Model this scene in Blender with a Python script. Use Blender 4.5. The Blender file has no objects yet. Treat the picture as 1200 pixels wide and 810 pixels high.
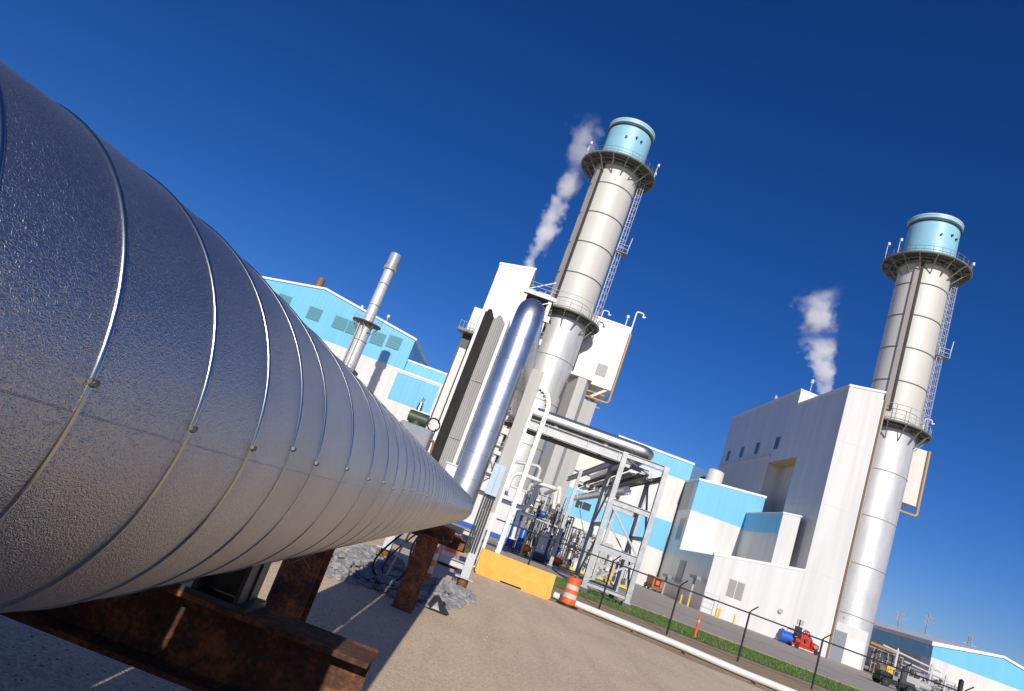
import bpy, math, random
from mathutils import Vector, Matrix
random.seed(7)
V = Vector
scene = bpy.context.scene
COL = scene.collection

# ------------------------------------------------------------------ camera
F_PX = 810.0; W_PX = 1200.0
ROLL = math.radians(20.45); PITCH = math.radians(13.6); YAW = math.radians(3.3)
EYE = 1.85
CR, SR, CP, SP, CG, SG = math.cos(ROLL), math.sin(ROLL), math.cos(PITCH), math.sin(PITCH), math.cos(YAW), math.sin(YAW)
cam_data = bpy.data.cameras.new('camera')
cam = bpy.data.objects.new('camera', cam_data)
COL.objects.link(cam)
cam_data.sensor_width = 36.0
cam_data.lens = 36.0 * F_PX / W_PX
cam_data.clip_start = 0.05
cam_data.clip_end = 4000
fw = V((-SG * CP, CG * CP, SP)); rt0 = V((CG, SG, 0)); up0 = rt0.cross(fw)
rt = rt0 * CR - up0 * (-SR) * -1.0
# image x axis (right) and y axis (up) after the roll
rt = rt0 * CR + up0 * SR
up = up0 * CR - rt0 * SR
m = Matrix((rt, up, -fw)).transposed().to_4x4()
m.translation = V((0, 0, EYE))
cam.matrix_world = m
scene.camera = cam

def ray(x, y):
    dx, dy = x - 600.0, y - 405.0
    u = dx * CR + dy * SR; v = -dx * SR + dy * CR
    xc, yc, zc = u, F_PX * CP + v * SP, F_PX * SP - v * CP
    return V((xc * CG - yc * SG, xc * SG + yc * CG, zc))
def atY(x, y, Y):
    r = ray(x, y); t = Y / r.y
    return V((r.x * t, Y, EYE + r.z * t))
def atX(x, y, X):
    r = ray(x, y); t = X / r.x
    return V((X, r.y * t, EYE + r.z * t))
def gnd(x, y, z=0.0):
    r = ray(x, y); t = (z - EYE) / r.z
    return V((r.x * t, r.y * t, z))

# ------------------------------------------------------------------ mesh builder
class MB:
    def __init__(s): s.v = []; s.f = []; s.sm = []
    def add(s, vs, fs, smooth=False):
        o = len(s.v); s.v += [tuple(p) for p in vs]
        for f in fs: s.f.append(tuple(i + o for i in f)); s.sm.append(smooth)
        return s
    def box(s, x0, x1, y0, y1, z0, z1):
        vs = [(x, y, z) for z in (z0, z1) for y in (y0, y1) for x in (x0, x1)]
        return s.add(vs, [(0, 2, 3, 1), (4, 5, 7, 6), (0, 1, 5, 4), (2, 6, 7, 3), (0, 4, 6, 2), (1, 3, 7, 5)])
    def obox(s, c, ax, ay, az):
        c, ax, ay, az = V(c), V(ax), V(ay), V(az)
        vs = [c + i * ax + j * ay + k * az for k in (-1, 1) for j in (-1, 1) for i in (-1, 1)]
        return s.add(vs, [(0, 2, 3, 1), (4, 5, 7, 6), (0, 1, 5, 4), (2, 6, 7, 3), (0, 4, 6, 2), (1, 3, 7, 5)])
    def bar(s, p0, p1, w, h, up=(0, 0, 1)):
        p0, p1 = V(p0), V(p1); d = (p1 - p0); L = d.length; d.normalize()
        u = V(up)
        if abs(d.dot(u)) > 0.98: u = V((0, 1, 0))
        sx = d.cross(u).normalized(); uz = sx.cross(d).normalized()
        return s.obox((p0 + p1) / 2, d * (L / 2), sx * (w / 2), uz * (h / 2))
    def ibeam(s, p0, p1, w, h, tf=0.02, tw=0.015, up=(0, 0, 1)):
        p0, p1 = V(p0), V(p1); d = (p1 - p0); L = d.length; d.normalize()
        u = V(up)
        if abs(d.dot(u)) > 0.98: u = V((0, 1, 0))
        sx = d.cross(u).normalized(); uz = sx.cross(d).normalized()
        a, b, t, k = w / 2, h / 2, tf, tw / 2
        prof = [(-a, -b), (a, -b), (a, -b + t), (k, -b + t), (k, b - t), (a, b - t), (a, b), (-a, b), (-a, b - t), (-k, b - t), (-k, -b + t), (-a, -b + t)]
        n = len(prof)
        vs = [p0 + sx * x + uz * y for x, y in prof] + [p1 + sx * x + uz * y for x, y in prof]
        fs = [(i, (i + 1) % n, n + (i + 1) % n, n + i) for i in range(n)] + [tuple(range(n))[::-1], tuple(range(n, 2 * n))]
        return s.add(vs, fs)
    def prism(s, poly, vec):
        poly = [V(p) for p in poly]; vec = V(vec); n = len(poly)
        vs = poly + [p + vec for p in poly]
        fs = [tuple(range(n)), tuple(range(n, 2 * n))[::-1]] + [(i, i + n, (i + 1) % n + n, (i + 1) % n) for i in range(n)]
        return s.add(vs, fs)
    def cyl(s, p0, p1, r0, r1=None, n=16, caps=True, smooth=True):
        if r1 is None: r1 = r0
        p0, p1 = V(p0), V(p1); d = (p1 - p0).normalized()
        u = V((1, 0, 0)) if abs(d.x) < 0.9 else V((0, 1, 0))
        a = d.cross(u).normalized(); b = d.cross(a)
        vs = []
        for p, r in ((p0, r0), (p1, r1)):
            for i in range(n):
                t = 2 * math.pi * i / n
                vs.append(p + (a * math.cos(t) + b * math.sin(t)) * r)
        s.add(vs, [(i, (i + 1) % n, n + (i + 1) % n, n + i) for i in range(n)], smooth)
        if caps:
            s.cap(vs[:n], True); s.cap(vs[n:], False)
        return s
    def tube(s, pts, r, n=10, caps=True, closed=False, radii=None):
        pts = [V(p) for p in pts]; m_ = len(pts)
        rows = []; a = None
        for i, p in enumerate(pts):
            if closed: d = (pts[(i + 1) % m_] - pts[i - 1]).normalized()
            else: d = (pts[min(i + 1, m_ - 1)] - pts[max(i - 1, 0)]).normalized()
            if a is None:
                u = V((0, 0, 1)) if abs(d.z) < 0.9 else V((1, 0, 0))
                a = d.cross(u).normalized()
            else:
                a = (a - d * a.dot(d)).normalized()
            b = d.cross(a); rr = radii[i] if radii else r
            rows.append([p + (a * math.cos(2 * math.pi * k / n) + b * math.sin(2 * math.pi * k / n)) * rr for k in range(n)])
        vs = [q for row in rows for q in row]; fs = []
        for i in range(m_ if closed else m_ - 1):
            j = (i + 1) % m_
            for k in range(n):
                l = (k + 1) % n
                fs.append((i * n + k, i * n + l, j * n + l, j * n + k))
        s.add(vs, fs, True)
        if caps and not closed:
            s.cap(vs[:n], True); s.cap(vs[-n:], False)
        return s
    def ring(s, c, R, r, n=48, k=8, axis=(0, 0, 1)):
        c = V(c); ax = V(axis).normalized(); u = V((1, 0, 0)) if abs(ax.x) < 0.9 else V((0, 1, 0))
        a = ax.cross(u).normalized(); b = ax.cross(a)
        return s.tube([c + (a * math.cos(2 * math.pi * i / n) + b * math.sin(2 * math.pi * i / n)) * R for i in range(n)], r, k, closed=True)
    def lathe(s, c, prof, n=24):   # prof: (radius, z) bottom to top
        c = V(c); m_ = len(prof)
        vs = []; fs = []
        for j, (r, z) in enumerate(prof):      # split the profile at hard corners so shading stays crisp
            hard = 0 < j < m_ - 1
            if hard:
                (ra, za), (rb, zb_) = prof[j - 1], prof[j + 1]
                d0 = math.atan2(z - za, r - ra); d1 = math.atan2(zb_ - z, rb - r); dd = abs((d1 - d0 + math.pi) % (2 * math.pi) - math.pi); hard = dd > .6
            for _ in range(2 if hard else 1):
                for i in range(n):
                    t = 2 * math.pi * i / n; vs.append(c + V((r * math.cos(t), r * math.sin(t), z)))
            if j == 0: row = 0
            else:
                a0 = row * n; b0 = (row + 1) * n
                fs += [(a0 + i, a0 + (i + 1) % n, b0 + (i + 1) % n, b0 + i) for i in range(n)]
                row += 2 if hard else 1
        s.add(vs, fs, True); s.cap(vs[:n], True); s.cap(vs[-n:], False)
        return s
    def cap(s, ring, flip):
        k = len(ring); return s.add(ring, [tuple(range(k))[::-1] if flip else tuple(range(k))])
    def rock(s, c, r, rng, flat=0.7):
        # a crushed stone: an irregular faceted lump
        c = V(c); t = (1 + 5 ** 0.5) / 2
        base = [(-1, t, 0), (1, t, 0), (-1, -t, 0), (1, -t, 0), (0, -1, t), (0, 1, t), (0, -1, -t), (0, 1, -t), (t, 0, -1), (t, 0, 1), (-t, 0, -1), (-t, 0, 1)]
        fs = [(0, 11, 5), (0, 5, 1), (0, 1, 7), (0, 7, 10), (0, 10, 11), (1, 5, 9), (5, 11, 4), (11, 10, 2), (10, 7, 6), (7, 1, 8), (3, 9, 4), (3, 4, 2), (3, 2, 6), (3, 6, 8), (3, 8, 9), (4, 9, 5), (2, 4, 11), (6, 2, 10), (8, 6, 7), (9, 8, 1)]
        q = rng.random() * 6.28; cq, sq = math.cos(q), math.sin(q); sx, sy, sz = rng.uniform(.7, 1.3), rng.uniform(.7, 1.3), rng.uniform(.6, 1) * flat
        vs = []
        for b in base:
            k = r / 1.9 * rng.uniform(.7, 1.25); x, y, z = b[0] * sx * k, b[1] * sy * k, b[2] * sz * k
            vs.append(c + V((x * cq - y * sq, x * sq + y * cq, z)))
        return s.add(vs, fs)
    def build(s, name, material, parent=None, bevel=0.0):
        me = bpy.data.meshes.new(name)
        me.from_pydata(s.v, [], s.f); me.update()
        me.polygons.foreach_set('use_smooth', s.sm)
        if isinstance(material, (list, tuple)):
            for mm in material: me.materials.append(mm)
        else: me.materials.append(material)
        o = bpy.data.objects.new(name, me); COL.objects.link(o)
        if parent is not None:
            o.parent = parent; o.matrix_parent_inverse = Matrix.Translation(-root_loc(parent))
        import bmesh
        bm = bmesh.new(); bm.from_mesh(me); bmesh.ops.recalc_face_normals(bm, faces=bm.faces); bm.to_mesh(me); bm.free()
        if bevel:
            md = o.modifiers.new('bevel', 'BEVEL'); md.width = bevel; md.segments = 2; md.limit_method = 'ANGLE'
        return o
def root_loc(o):
    l = V((0, 0, 0))
    if o.parent is None: l = o.location.copy()
    return V(l) if o.type == 'EMPTY' else V((0, 0, 0))
def fillet(pts, r, k=6):
    pts = [V(p) for p in pts]; out = [pts[0]]
    for i in range(1, len(pts) - 1):
        a, b, c = pts[i - 1], pts[i], pts[i + 1]
        d0 = (a - b); d1 = (c - b); rr = min(r, d0.length * .49, d1.length * .49)
        p, q = b + d0.normalized() * rr, b + d1.normalized() * rr
        for j in range(k + 1):
            t = j / k; out.append(p * (1 - t) ** 2 + b * 2 * t * (1 - t) + q * t * t)
    out.append(pts[-1]); return out
def tag(o, label, cat, group=None, kind=None):
    o['label'] = label; o['category'] = cat
    if group: o['group'] = group
    if kind: o['kind'] = kind
    return o
def thing(name, loc, label, cat, group=None):
    o = bpy.data.objects.new(name, None); COL.objects.link(o); o.location = V(loc)
    o.empty_display_size = 0.3
    return tag(o, label, cat, group)
def struct(name, mb, material):
    o = mb.build(name, material); o['kind'] = 'structure'; return o
def copy_tree(root, loc, label=None):
    def cp(o, parent):
        c = o.copy(); COL.objects.link(c); c.parent = parent
        for ch in [q for q in bpy.data.objects if q.parent == o]: cp(ch, c)
        return c
    r = cp(root, None); r.location = V(loc)
    if label: r['label'] = label
    return r

# ------------------------------------------------------------------ materials
def newmat(name):
    m_ = bpy.data.materials.new(name); m_.use_nodes = True
    nt = m_.node_tree; b = nt.nodes['Principled BSDF']
    return m_, nt, b
def N(nt, t, **kw):
    n = nt.nodes.new(t)
    for k, v in kw.items(): setattr(n, k, v)
    return n
def coords(nt, scale=(1, 1, 1)):
    tc = N(nt, 'ShaderNodeTexCoord'); mp = N(nt, 'ShaderNodeMapping'); mp.inputs['Scale'].default_value = scale
    nt.links.new(tc.outputs['Object'], mp.inputs['Vector']); return mp.outputs['Vector']
def noise(nt, vec, scale, detail=4, rough=.55):
    n = N(nt, 'ShaderNodeTexNoise'); n.inputs['Scale'].default_value = scale; n.inputs['Detail'].default_value = detail; n.inputs['Roughness'].default_value = rough
    nt.links.new(vec, n.inputs['Vector']); return n.outputs['Fac']
def ramp(nt, fac, stops):
    r = N(nt, 'ShaderNodeValToRGB'); e = r.color_ramp.elements
    while len(e) < len(stops): e.new(.5)
    for el, (p, c) in zip(e, stops):
        el.position = p; el.color = (c[0], c[1], c[2], 1) if len(c) == 3 else c
    nt.links.new(fac, r.inputs['Fac']); return r.outputs['Color']
def bump(nt, b, h, strength=.3, dist=.01, prev=None):
    n = N(nt, 'ShaderNodeBump'); n.inputs['Strength'].default_value = strength; n.inputs['Distance'].default_value = dist
    nt.links.new(h, n.inputs['Height'])
    if prev is not None: nt.links.new(prev, n.inputs['Normal'])
    nt.links.new(n.outputs['Normal'], b.inputs['Normal']); return n.outputs['Normal']
def g3(v): return (v, v, v)
def dark(c, k): return tuple(x * k for x in c)
def painted(name, c, rough=.5, var=.12, scale=1.5, streak=False, metallic=0., ribs=0.):
    """paint with a little uneven wear; streak = long vertical rain marks; ribs = spacing of profiled cladding"""
    m_, nt, b = newmat(name)
    v = coords(nt, (1, 1, .06) if streak else (1, 1, 1))
    f = noise(nt, v, scale, 5)
    col = ramp(nt, f, [(.3, dark(c, 1 - var)), (.62, c)])
    nt.links.new(col, b.inputs['Base Color'])
    b.inputs['Roughness'].default_value = rough; b.inputs['Metallic'].default_value = metallic
    if ribs:
        tc = N(nt, 'ShaderNodeTexCoord'); sp = N(nt, 'ShaderNodeSeparateXYZ'); nt.links.new(tc.outputs['Object'], sp.inputs[0])
        ad = N(nt, 'ShaderNodeMath', operation='ADD'); nt.links.new(sp.outputs[0], ad.inputs[0]); nt.links.new(sp.outputs[1], ad.inputs[1])
        mu = N(nt, 'ShaderNodeMath', operation='MULTIPLY'); nt.links.new(ad.outputs[0], mu.inputs[0]); mu.inputs[1].default_value = 2 * math.pi / ribs
        si = N(nt, 'ShaderNodeMath', operation='SINE'); nt.links.new(mu.outputs[0], si.inputs[0])
        bump(nt, b, si.outputs[0], .18, ribs * .02)
    return m_
def plain(name, c, rough=.5, metallic=0., emit=None):
    m_, nt, b = newmat(name)
    f = noise(nt, coords(nt), 6, 3); col = ramp(nt, f, [(.3, dark(c, .85)), (.7, c)])
    nt.links.new(col, b.inputs['Base Color']); b.inputs['Roughness'].default_value = rough; b.inputs['Metallic'].default_value = metallic
    return m_
def embossed(name, c=(.6, .6, .62), rough=.27, scale=55., strength=.35, dist=.004):
    """stucco-embossed aluminium jacketing"""
    m_, nt, b = newmat(name)
    v = coords(nt)
    vo = N(nt, 'ShaderNodeTexVoronoi'); vo.feature = 'SMOOTH_F1'; vo.inputs['Scale'].default_value = scale
    wn = N(nt, 'ShaderNodeTexNoise'); wn.inputs['Scale'].default_value = scale * .6; wn.inputs['Detail'].default_value = 3; nt.links.new(v, wn.inputs['Vector'])
    mx = N(nt, 'ShaderNodeMixRGB'); mx.inputs['Fac'].default_value = .06; nt.links.new(v, mx.inputs[1]); nt.links.new(wn.outputs['Color'], mx.inputs[2])
    nt.links.new(mx.outputs[0], vo.inputs['Vector'])
    f2 = noise(nt, v, 2.2, 5, .65)
    col = ramp(nt, f2, [(.3, dark(c, .82)), (.65, c)]); nt.links.new(col, b.inputs['Base Color'])
    rr = N(nt, 'ShaderNodeMapRange'); rr.inputs['To Min'].default_value = rough - .04; rr.inputs['To Max'].default_value = rough + .12; nt.links.new(noise(nt, v, 3.1, 6, .7), rr.inputs['Value']); nt.links.new(rr.outputs[0], b.inputs['Roughness'])
    b.inputs['Metallic'].default_value = 1.
    n1 = bump(nt, b, vo.outputs['Distance'], strength, dist)
    bump(nt, b, noise(nt, v, 1.6, 2), .08, .01, n1)
    return m_
def ribbed_metal(name, c, spacing, rough=.35, metallic=.9):
    """horizontally ribbed cladding"""
    m_, nt, b = newmat(name)
    tc = N(nt, 'ShaderNodeTexCoord'); sp = N(nt, 'ShaderNodeSeparateXYZ'); nt.links.new(tc.outputs['Object'], sp.inputs[0])
    mu = N(nt, 'ShaderNodeMath', operation='MULTIPLY'); nt.links.new(sp.outputs[2], mu.inputs[0]); mu.inputs[1].default_value = 2 * math.pi / spacing
    si = N(nt, 'ShaderNodeMath', operation='SINE'); nt.links.new(mu.outputs[0], si.inputs[0])
    v = coords(nt, (1, 1, .25)); f = noise(nt, v, 1.1, 5)
    nt.links.new(ramp(nt, f, [(.3, dark(c, .8)), (.65, c)]), b.inputs['Base Color'])
    b.inputs['Metallic'].default_value = metallic; b.inputs['Roughness'].default_value = rough
    bump(nt, b, si.outputs[0], .3, spacing * .03)
    return m_
def rusty(name, light=.5):
    m_, nt, b = newmat(name)
    v = coords(nt); f = noise(nt, v, 3.5, 8, .7); f2 = noise(nt, v, 38, 4, .7)
    mx = N(nt, 'ShaderNodeMixRGB'); mx.inputs['Fac'].default_value = .35; nt.links.new(f, mx.inputs[1]); nt.links.new(f2, mx.inputs[2])
    col = ramp(nt, mx.outputs[0], [(.36, (.03, .016, .012)), (.48, (.10, .042, .024)), (.58, (.34, .115, .035)), (.7, (.40, .19, .09))])
    nt.links.new(col, b.inputs['Base Color']); b.inputs['Roughness'].default_value = .85
    bump(nt, b, f2, .35, .006); return m_

M = {}
M['white'] = painted('cladding white', (.68, .67, .645), .34, .15, .8, True, ribs=.9)
M['white_flat'] = painted('paint white', (.80, .78, .74), .4, .08, 2)
M['cream'] = painted('cladding cream', (.68, .65, .59), .4, .14, .6, True, ribs=.6)
M['offwhite'] = painted('cladding grey white', (.66, .64, .59), .5, .12, .6, True, ribs=.45)
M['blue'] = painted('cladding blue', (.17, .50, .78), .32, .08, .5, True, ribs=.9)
M['teal'] = painted('louvre teal', (.07, .27, .33), .5, .15, 4)
M['stackwhite'] = painted('stack white', (.63, .61, .56), .5, .14, .5, True)
M['capblue'] = painted('stack cap blue', (.29, .58, .71), .45, .14, .5, True)
M['steel'] = painted('galvanised steel', (.43, .44, .45), .5, .25, 3, metallic=.3)
M['palesteel'] = painted('pale painted steel', (.56, .57, .57), .5, .18, 2)
M['concrete'] = painted('weathered grey column', (.46, .45, .41), .7, .22, 1.6, True)
M['blueshade'] = painted('shaded blue cladding', (.025, .12, .27), .4, .1, .5)  # darker blue that paints the shade on the parapet end
M['gratedark'] = painted('dark grating', (.07, .075, .07), .7, .3, 2)
M['platform'] = painted('platform steel', (.20, .21, .19), .6, .3, 2)
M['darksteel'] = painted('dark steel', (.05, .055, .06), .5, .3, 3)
M['black'] = plain('black', (.012, .012, .013), .5)
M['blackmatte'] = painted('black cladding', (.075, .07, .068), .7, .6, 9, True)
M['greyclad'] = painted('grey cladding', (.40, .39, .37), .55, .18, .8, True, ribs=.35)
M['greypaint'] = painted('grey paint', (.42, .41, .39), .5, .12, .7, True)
M['louvre'] = painted('grey louvre', (.34, .33, .31), .5, .15, 6)
M['window'] = plain('dark window', (.05, .055, .06), .15)
M['clad'] = ribbed_metal('stack cladding', (.70, .70, .70), .32, .5, .4)
M['pipe'] = embossed('embossed jacketing', (.60, .595, .60), .37, 150., .6, .0024)
M['riser'] = embossed('smooth jacketing', (.88, .88, .89), .33, 70, .12, .0012)
M['silver'] = embossed('silver jacketing', (.78, .77, .76), .36, 60, .05, .001)
M['clasp'] = plain('dull clasp', (.26, .25, .24), .5, .9)
M['band'] = plain('jacketing band', (.62, .61, .58), .25, 1.)
M['rust'] = rusty('rusty steel')
M['yellow'] = painted('worn yellow paint', (.80, .42, .07), .7, .18, 4)
M['yel2'] = plain('safety yellow', (.75, .52, .03), .5)
M['orange'] = painted('orange plastic', (.80, .13, .02), .45, .15, 6)
M['reflect'] = painted('reflective white', (.62, .58, .51), .45, .25, 5)
M['blueeq'] = plain('equipment blue', (.015, .09, .40), .35)
M['navy'] = plain('navy', (.02, .035, .08), .4)
M['red'] = plain('equipment red', (.50, .035, .015), .4)
M['green'] = plain('actuator green', (.045, .07, .035), .45)
M['box'] = painted('grey enclosure', (.24, .26, .29), .45, .12, 6)
M['panel'] = painted('pale blue panel', (.42, .54, .62), .4, .1, 3)
M['chrome'] = plain('bright metal', (.72, .72, .70), .25, 1.)
M['brown'] = plain('valve brown', (.22, .12, .06), .6)
M['hoist'] = painted('dull yellow', (.45, .29, .05), .6, .3, 3)
M['dullorange'] = painted('dull orange', (.55, .14, .03), .6, .3, 2)
M['footing'] = painted('dark footing', (.12, .115, .11), .9, .3, 3)
M['tank'] = plain('plastic blue', (.02, .12, .55), .4)
M['conduit'] = painted('conduit cover', (.42, .37, .33), .5, .2, 1, True)
M['orangepipe'] = plain('orange pipe', (.46, .29, .13), .5)
M['rock'] = painted('crushed rock', (.34, .335, .33), .95, .45, 9)
M['lamp'] = plain('lamp white', (.8, .78, .76), .3)

def ground_mat(name, c, c2, sc, bumpd=.02, patch=None):
    m_, nt, b = newmat(name)
    v = coords(nt); f = noise(nt, v, sc, 6, .75); big = noise(nt, v, .35, 4, .6)
    vo = N(nt, 'ShaderNodeTexVoronoi'); vo.inputs['Scale'].default_value = sc * 1.3; nt.links.new(v, vo.inputs['Vector'])
    stone = ramp(nt, vo.outputs['Color'], [(.12, dark(c2, .72)), (.5, c), (.9, dark(c, 1.25))])
    base = ramp(nt, big, [(.3, dark(c, .74)), (.5, dark(c, .98)), (.68, dark(c, 1.1))])
    trk = noise(nt, coords(nt, (1.1, .07, 1)), 1.6, 5, .6)            # faint wheel tracks along the yard
    m0 = N(nt, 'ShaderNodeMixRGB', blend_type='MULTIPLY'); m0.inputs['Fac'].default_value = .8; nt.links.new(base, m0.inputs[1]); nt.links.new(ramp(nt, trk, [(.36, g3(.78)), (.5, g3(1.0)), (.66, g3(1.08))]), m0.inputs[2])
    mx = N(nt, 'ShaderNodeMixRGB'); mx.inputs['Fac'].default_value = .5; nt.links.new(m0.outputs[0], mx.inputs[1]); nt.links.new(stone, mx.inputs[2])
    m2 = N(nt, 'ShaderNodeMixRGB', blend_type='MULTIPLY'); m2.inputs['Fac'].default_value = .6
    nt.links.new(mx.outputs[0], m2.inputs[1]); nt.links.new(ramp(nt, f, [(.3, g3(.8)), (.6, g3(1.15))]), m2.inputs[2])
    nt.links.new(m2.outputs[0], b.inputs['Base Color']); b.inputs['Roughness'].default_value = .95
    bump(nt, b, vo.outputs['Distance'], .6, bumpd); return m_
M['gravel'] = ground_mat('gravel', (.74, .56, .37), (.62, .46, .29), 30, .02)
M['soil'] = ground_mat('bare soil', (.40, .28, .16), (.33, .23, .13), 14, .03)
M['asphalt'] = ground_mat('worn asphalt', (.42, .36, .30), (.36, .31, .26), 9, .008)
M['lawn'] = ground_mat('lawn soil', (.12, .17, .04), (.10, .13, .03), 8, .03)
M['blade'] = painted('grass blade', (.12, .20, .035), .6, .35, 2.5)
# ------------------------------------------------------------------ ground
def sheet(name, mat, poly, z):
    mb = MB(); mb.add([V((x, y, z)) for x, y in poly], [tuple(range(len(poly)))]); return struct(name, mb, mat)
sheet('ground', M['gravel'], [(-1500, -400), (1500, -400), (1500, 3000), (-1500, 3000)], 0)
def wob(pts, amp, seed):
    r = random.Random(seed); out = []
    for (x0, y0), (x1, y1) in zip(pts, pts[1:]):
        n = max(1, int(math.hypot(x1 - x0, y1 - y0) / .8))
        for i in range(n): out.append((x0 + (x1 - x0) * i / n, y0 + (y1 - y0) * i / n + r.uniform(-amp, amp)))
    out.append(pts[-1]); return out
sheet('verge', M['soil'], wob([(.5, 24.5), (3, 23.8), (8, 21.2), (14, 20.2), (40, 19.5)], .22, 1) + [(40, 40), (.5, 40)], .004)
sheet('asphalt_yard', M['asphalt'], [(-40, 42.5), (95, 42.5), (95, 140), (-40, 140)], .004)
sheet('grass_strip', M['lawn'], wob([(-6, 32.3), (3, 31.6), (13, 31.6), (45, 31)], .3, 2) + wob([(45, 40.8), (13, 41), (-6, 40.8)], .25, 3), .010)
sheet('path', M['gravel'], wob([(-40, 40.6), (45, 40.5), (95, 40.6)], .2, 9) + [(95, 42.6), (-40, 42.6)], .007)
# grass blades
mb = MB(); rg = random.Random(11)
for i in range(26000):
    x = rg.uniform(-5, 40); y = rg.uniform(31.7, 40.7)
    if rg.random() < .25 * (1 + math.sin(x * 1.7 + y * 2.3) * math.sin(y * 1.1 - x * .6)): continue
    h = rg.uniform(.05, .13); a = rg.random() * 6.28; w = .02; lx, ly = rg.uniform(-.05, .05), rg.uniform(-.05, .05)
    c, s = math.cos(a) * w, math.sin(a) * w
    mb.add([(x - c, y - s, .01), (x + c, y + s, .01), (x + lx, y + ly, h)], [(0, 1, 2)])
tag(mb.build('grass', M['blade']), 'short green grass strip between the fence and the yard road', 'grass', kind='stuff')
# loose gravel near the camera
mb = MB(); rg = random.Random(5)
for i in range(3600):
    y = 3.5 + 19 * rg.random() ** 1.6; x = rg.uniform(-3.5, 1.2 + y * .42); r = rg.uniform(.004, .012) * (1 + y / 30)
    mb.rock((x, y, r * .25), r, rg)
tag(mb.build('loose_gravel', painted('pebble', (.55, .44, .30), .9, .5, 25)), 'loose tan gravel scattered over the yard in the foreground', 'gravel', kind='stuff')

# ------------------------------------------------------------------ foreground pipeline
PD = V((math.sin(math.radians(-.33)), math.cos(math.radians(-.33)), 0)); PN = V((PD.y, -PD.x, 0))
PR, PLAT, PZ = .36, -.752, EYE - .042
def paxis(s, lat=PLAT, z=PZ):
    k = 0.
    if s < 1.3:                       # the run bends away to the left close to the camera
        q = min(1.3 - s, 1.2); k = -.35 * q * q
        if 1.3 - s > 1.2: k -= .84 * (1.3 - s - 1.2)
    return PN * (lat + k) + PD * s + V((0, 0, z))
def pdir(s, lat=PLAT): return (paxis(s + .02, lat) - paxis(s - .02, lat)).normalized()
SEAMS = [-2.3, -1.9, -1.5, -1.1, -.75, -.4, -.1, .12, .3, .46, .61, .75, .88, 1.03, 1.175, 1.335, 1.535, 1.855, 2.205, 2.525, 2.8, 3.115]
while SEAMS[-1] < 16.7: SEAMS.append(SEAMS[-1] + .305)
S_END = SEAMS[-1] + .25
rp = random.Random(3)
def make_pipeline(name, label, lat, R, z, seams, s0, s1, cap, near):
    root = thing(name, paxis(1, lat, 0), label, 'pipe', 'insulated pipes lying side by side')
    mb = MB(); n = 96
    st = [s0]
    for q in seams + [s1]:                            # jacket sections: each one a hair fuller at its near end
        a = st[-1]; k = max(2, int((q - a) / .07) + 1); st += [a + (q - a) * i / k for i in range(1, k + 1)]
    mb.tube([paxis(q, lat, z) for q in st], R, n, caps=False)
    mb.build('jacket', M['pipe'], root)
    if cap:
        mb = MB(); c = paxis(s1, lat, z); d = pdir(s1, lat); pts = []; rs = []
        for i in range(9):
            t = i / 8 * math.pi / 2; pts.append(c + d * (math.sin(t) * R * .8)); rs.append(max(.01, R * math.cos(t)))
        mb.tube(pts, R, n, caps=True, radii=rs); mb.build('end_elbow', M['pipe'], root)
    for s in seams:
        if s < -1.2 or (not near and s > 12): continue
        mb = MB(); c = paxis(s, lat, z); d = pdir(s, lat)
        mb.ring(c, R - .0012, .0044, 96, 10, d)
        ob = mb.build('seam_band', M['band'], root)
        if near and -.5 < s < 9:
            a = math.radians(3 + rp.uniform(-2, 2)); side = d.cross(V((0, 0, 1))).normalized()
            q = c + (side * math.cos(a) + V((0, 0, 1)) * math.sin(a)) * (R + .004)
            m2 = MB()
            m2.cyl(q - d * .006, q + d * .006, .0035, n=8); m2.lathe(q + V((0, 0, -.0045)), [(.001, -.002), (.005, 0), (.006, .0035), (.0045, .006), (.001, .007)], 10)
            m2.build('clasp', M['clasp'], ob)
    # longitudinal lap of the jacket
    mb = MB(); pts = []
    s = -1.
    while s < s1: pts.append(paxis(s, lat, z) + (pdir(s, lat).cross(V((0, 0, 1))).normalized() * math.cos(math.radians(-1.5)) + V((0, 0, 1)) * math.sin(math.radians(-1.5))) * (R - .0002)); s += .1
    mb.tube(pts, .0014, 6); mb.build('lap_joint', M['pipe'], root)
    return root
make_pipeline('insulated_pipe', 'huge embossed silver insulated pipe running away from the camera across the foreground', PLAT, PR, PZ, SEAMS, -4.5, S_END, True, True)
make_pipeline('insulated_pipe', 'second silver insulated pipe behind the huge foreground pipe, mostly hidden by it', -1.475, .345, PZ - .015, [x + .1 for x in SEAMS if x < 16], -4.5, 16.4, True, False)

# added, unseen container behind the photographer; put there to shade the near pipe
sc_ = thing('shade_box', (.6, -3.2, 0), 'added unseen brown container standing behind the photographer', 'shade box')
mb = MB(); x = -1.8; k = 0
pts = []
while x < 2.4: pts += [(x, -2.4 - .05 * (k % 2)), (x + .14, -2.4 - .05 * (k % 2))]; x += .2; k += 1
poly = [V((a, b, .15)) for a, b in pts] + [V((pts[-1][0], -4.6, .15)), V((-1.8, -4.6, .15))]
mb.prism(poly, V((0, 0, 2.45))); mb.build('walls', M['rust'], sc_)
mb = MB(); mb.box(-1.85, 2.45, -4.65, -2.36, 2.6, 2.68); mb.build('roof', M['rust'], sc_)
mb = MB(); mb.box(-1.85, 2.45, -4.65, -2.36, 0, .15); mb.build('sill', M['rust'], sc_)

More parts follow.
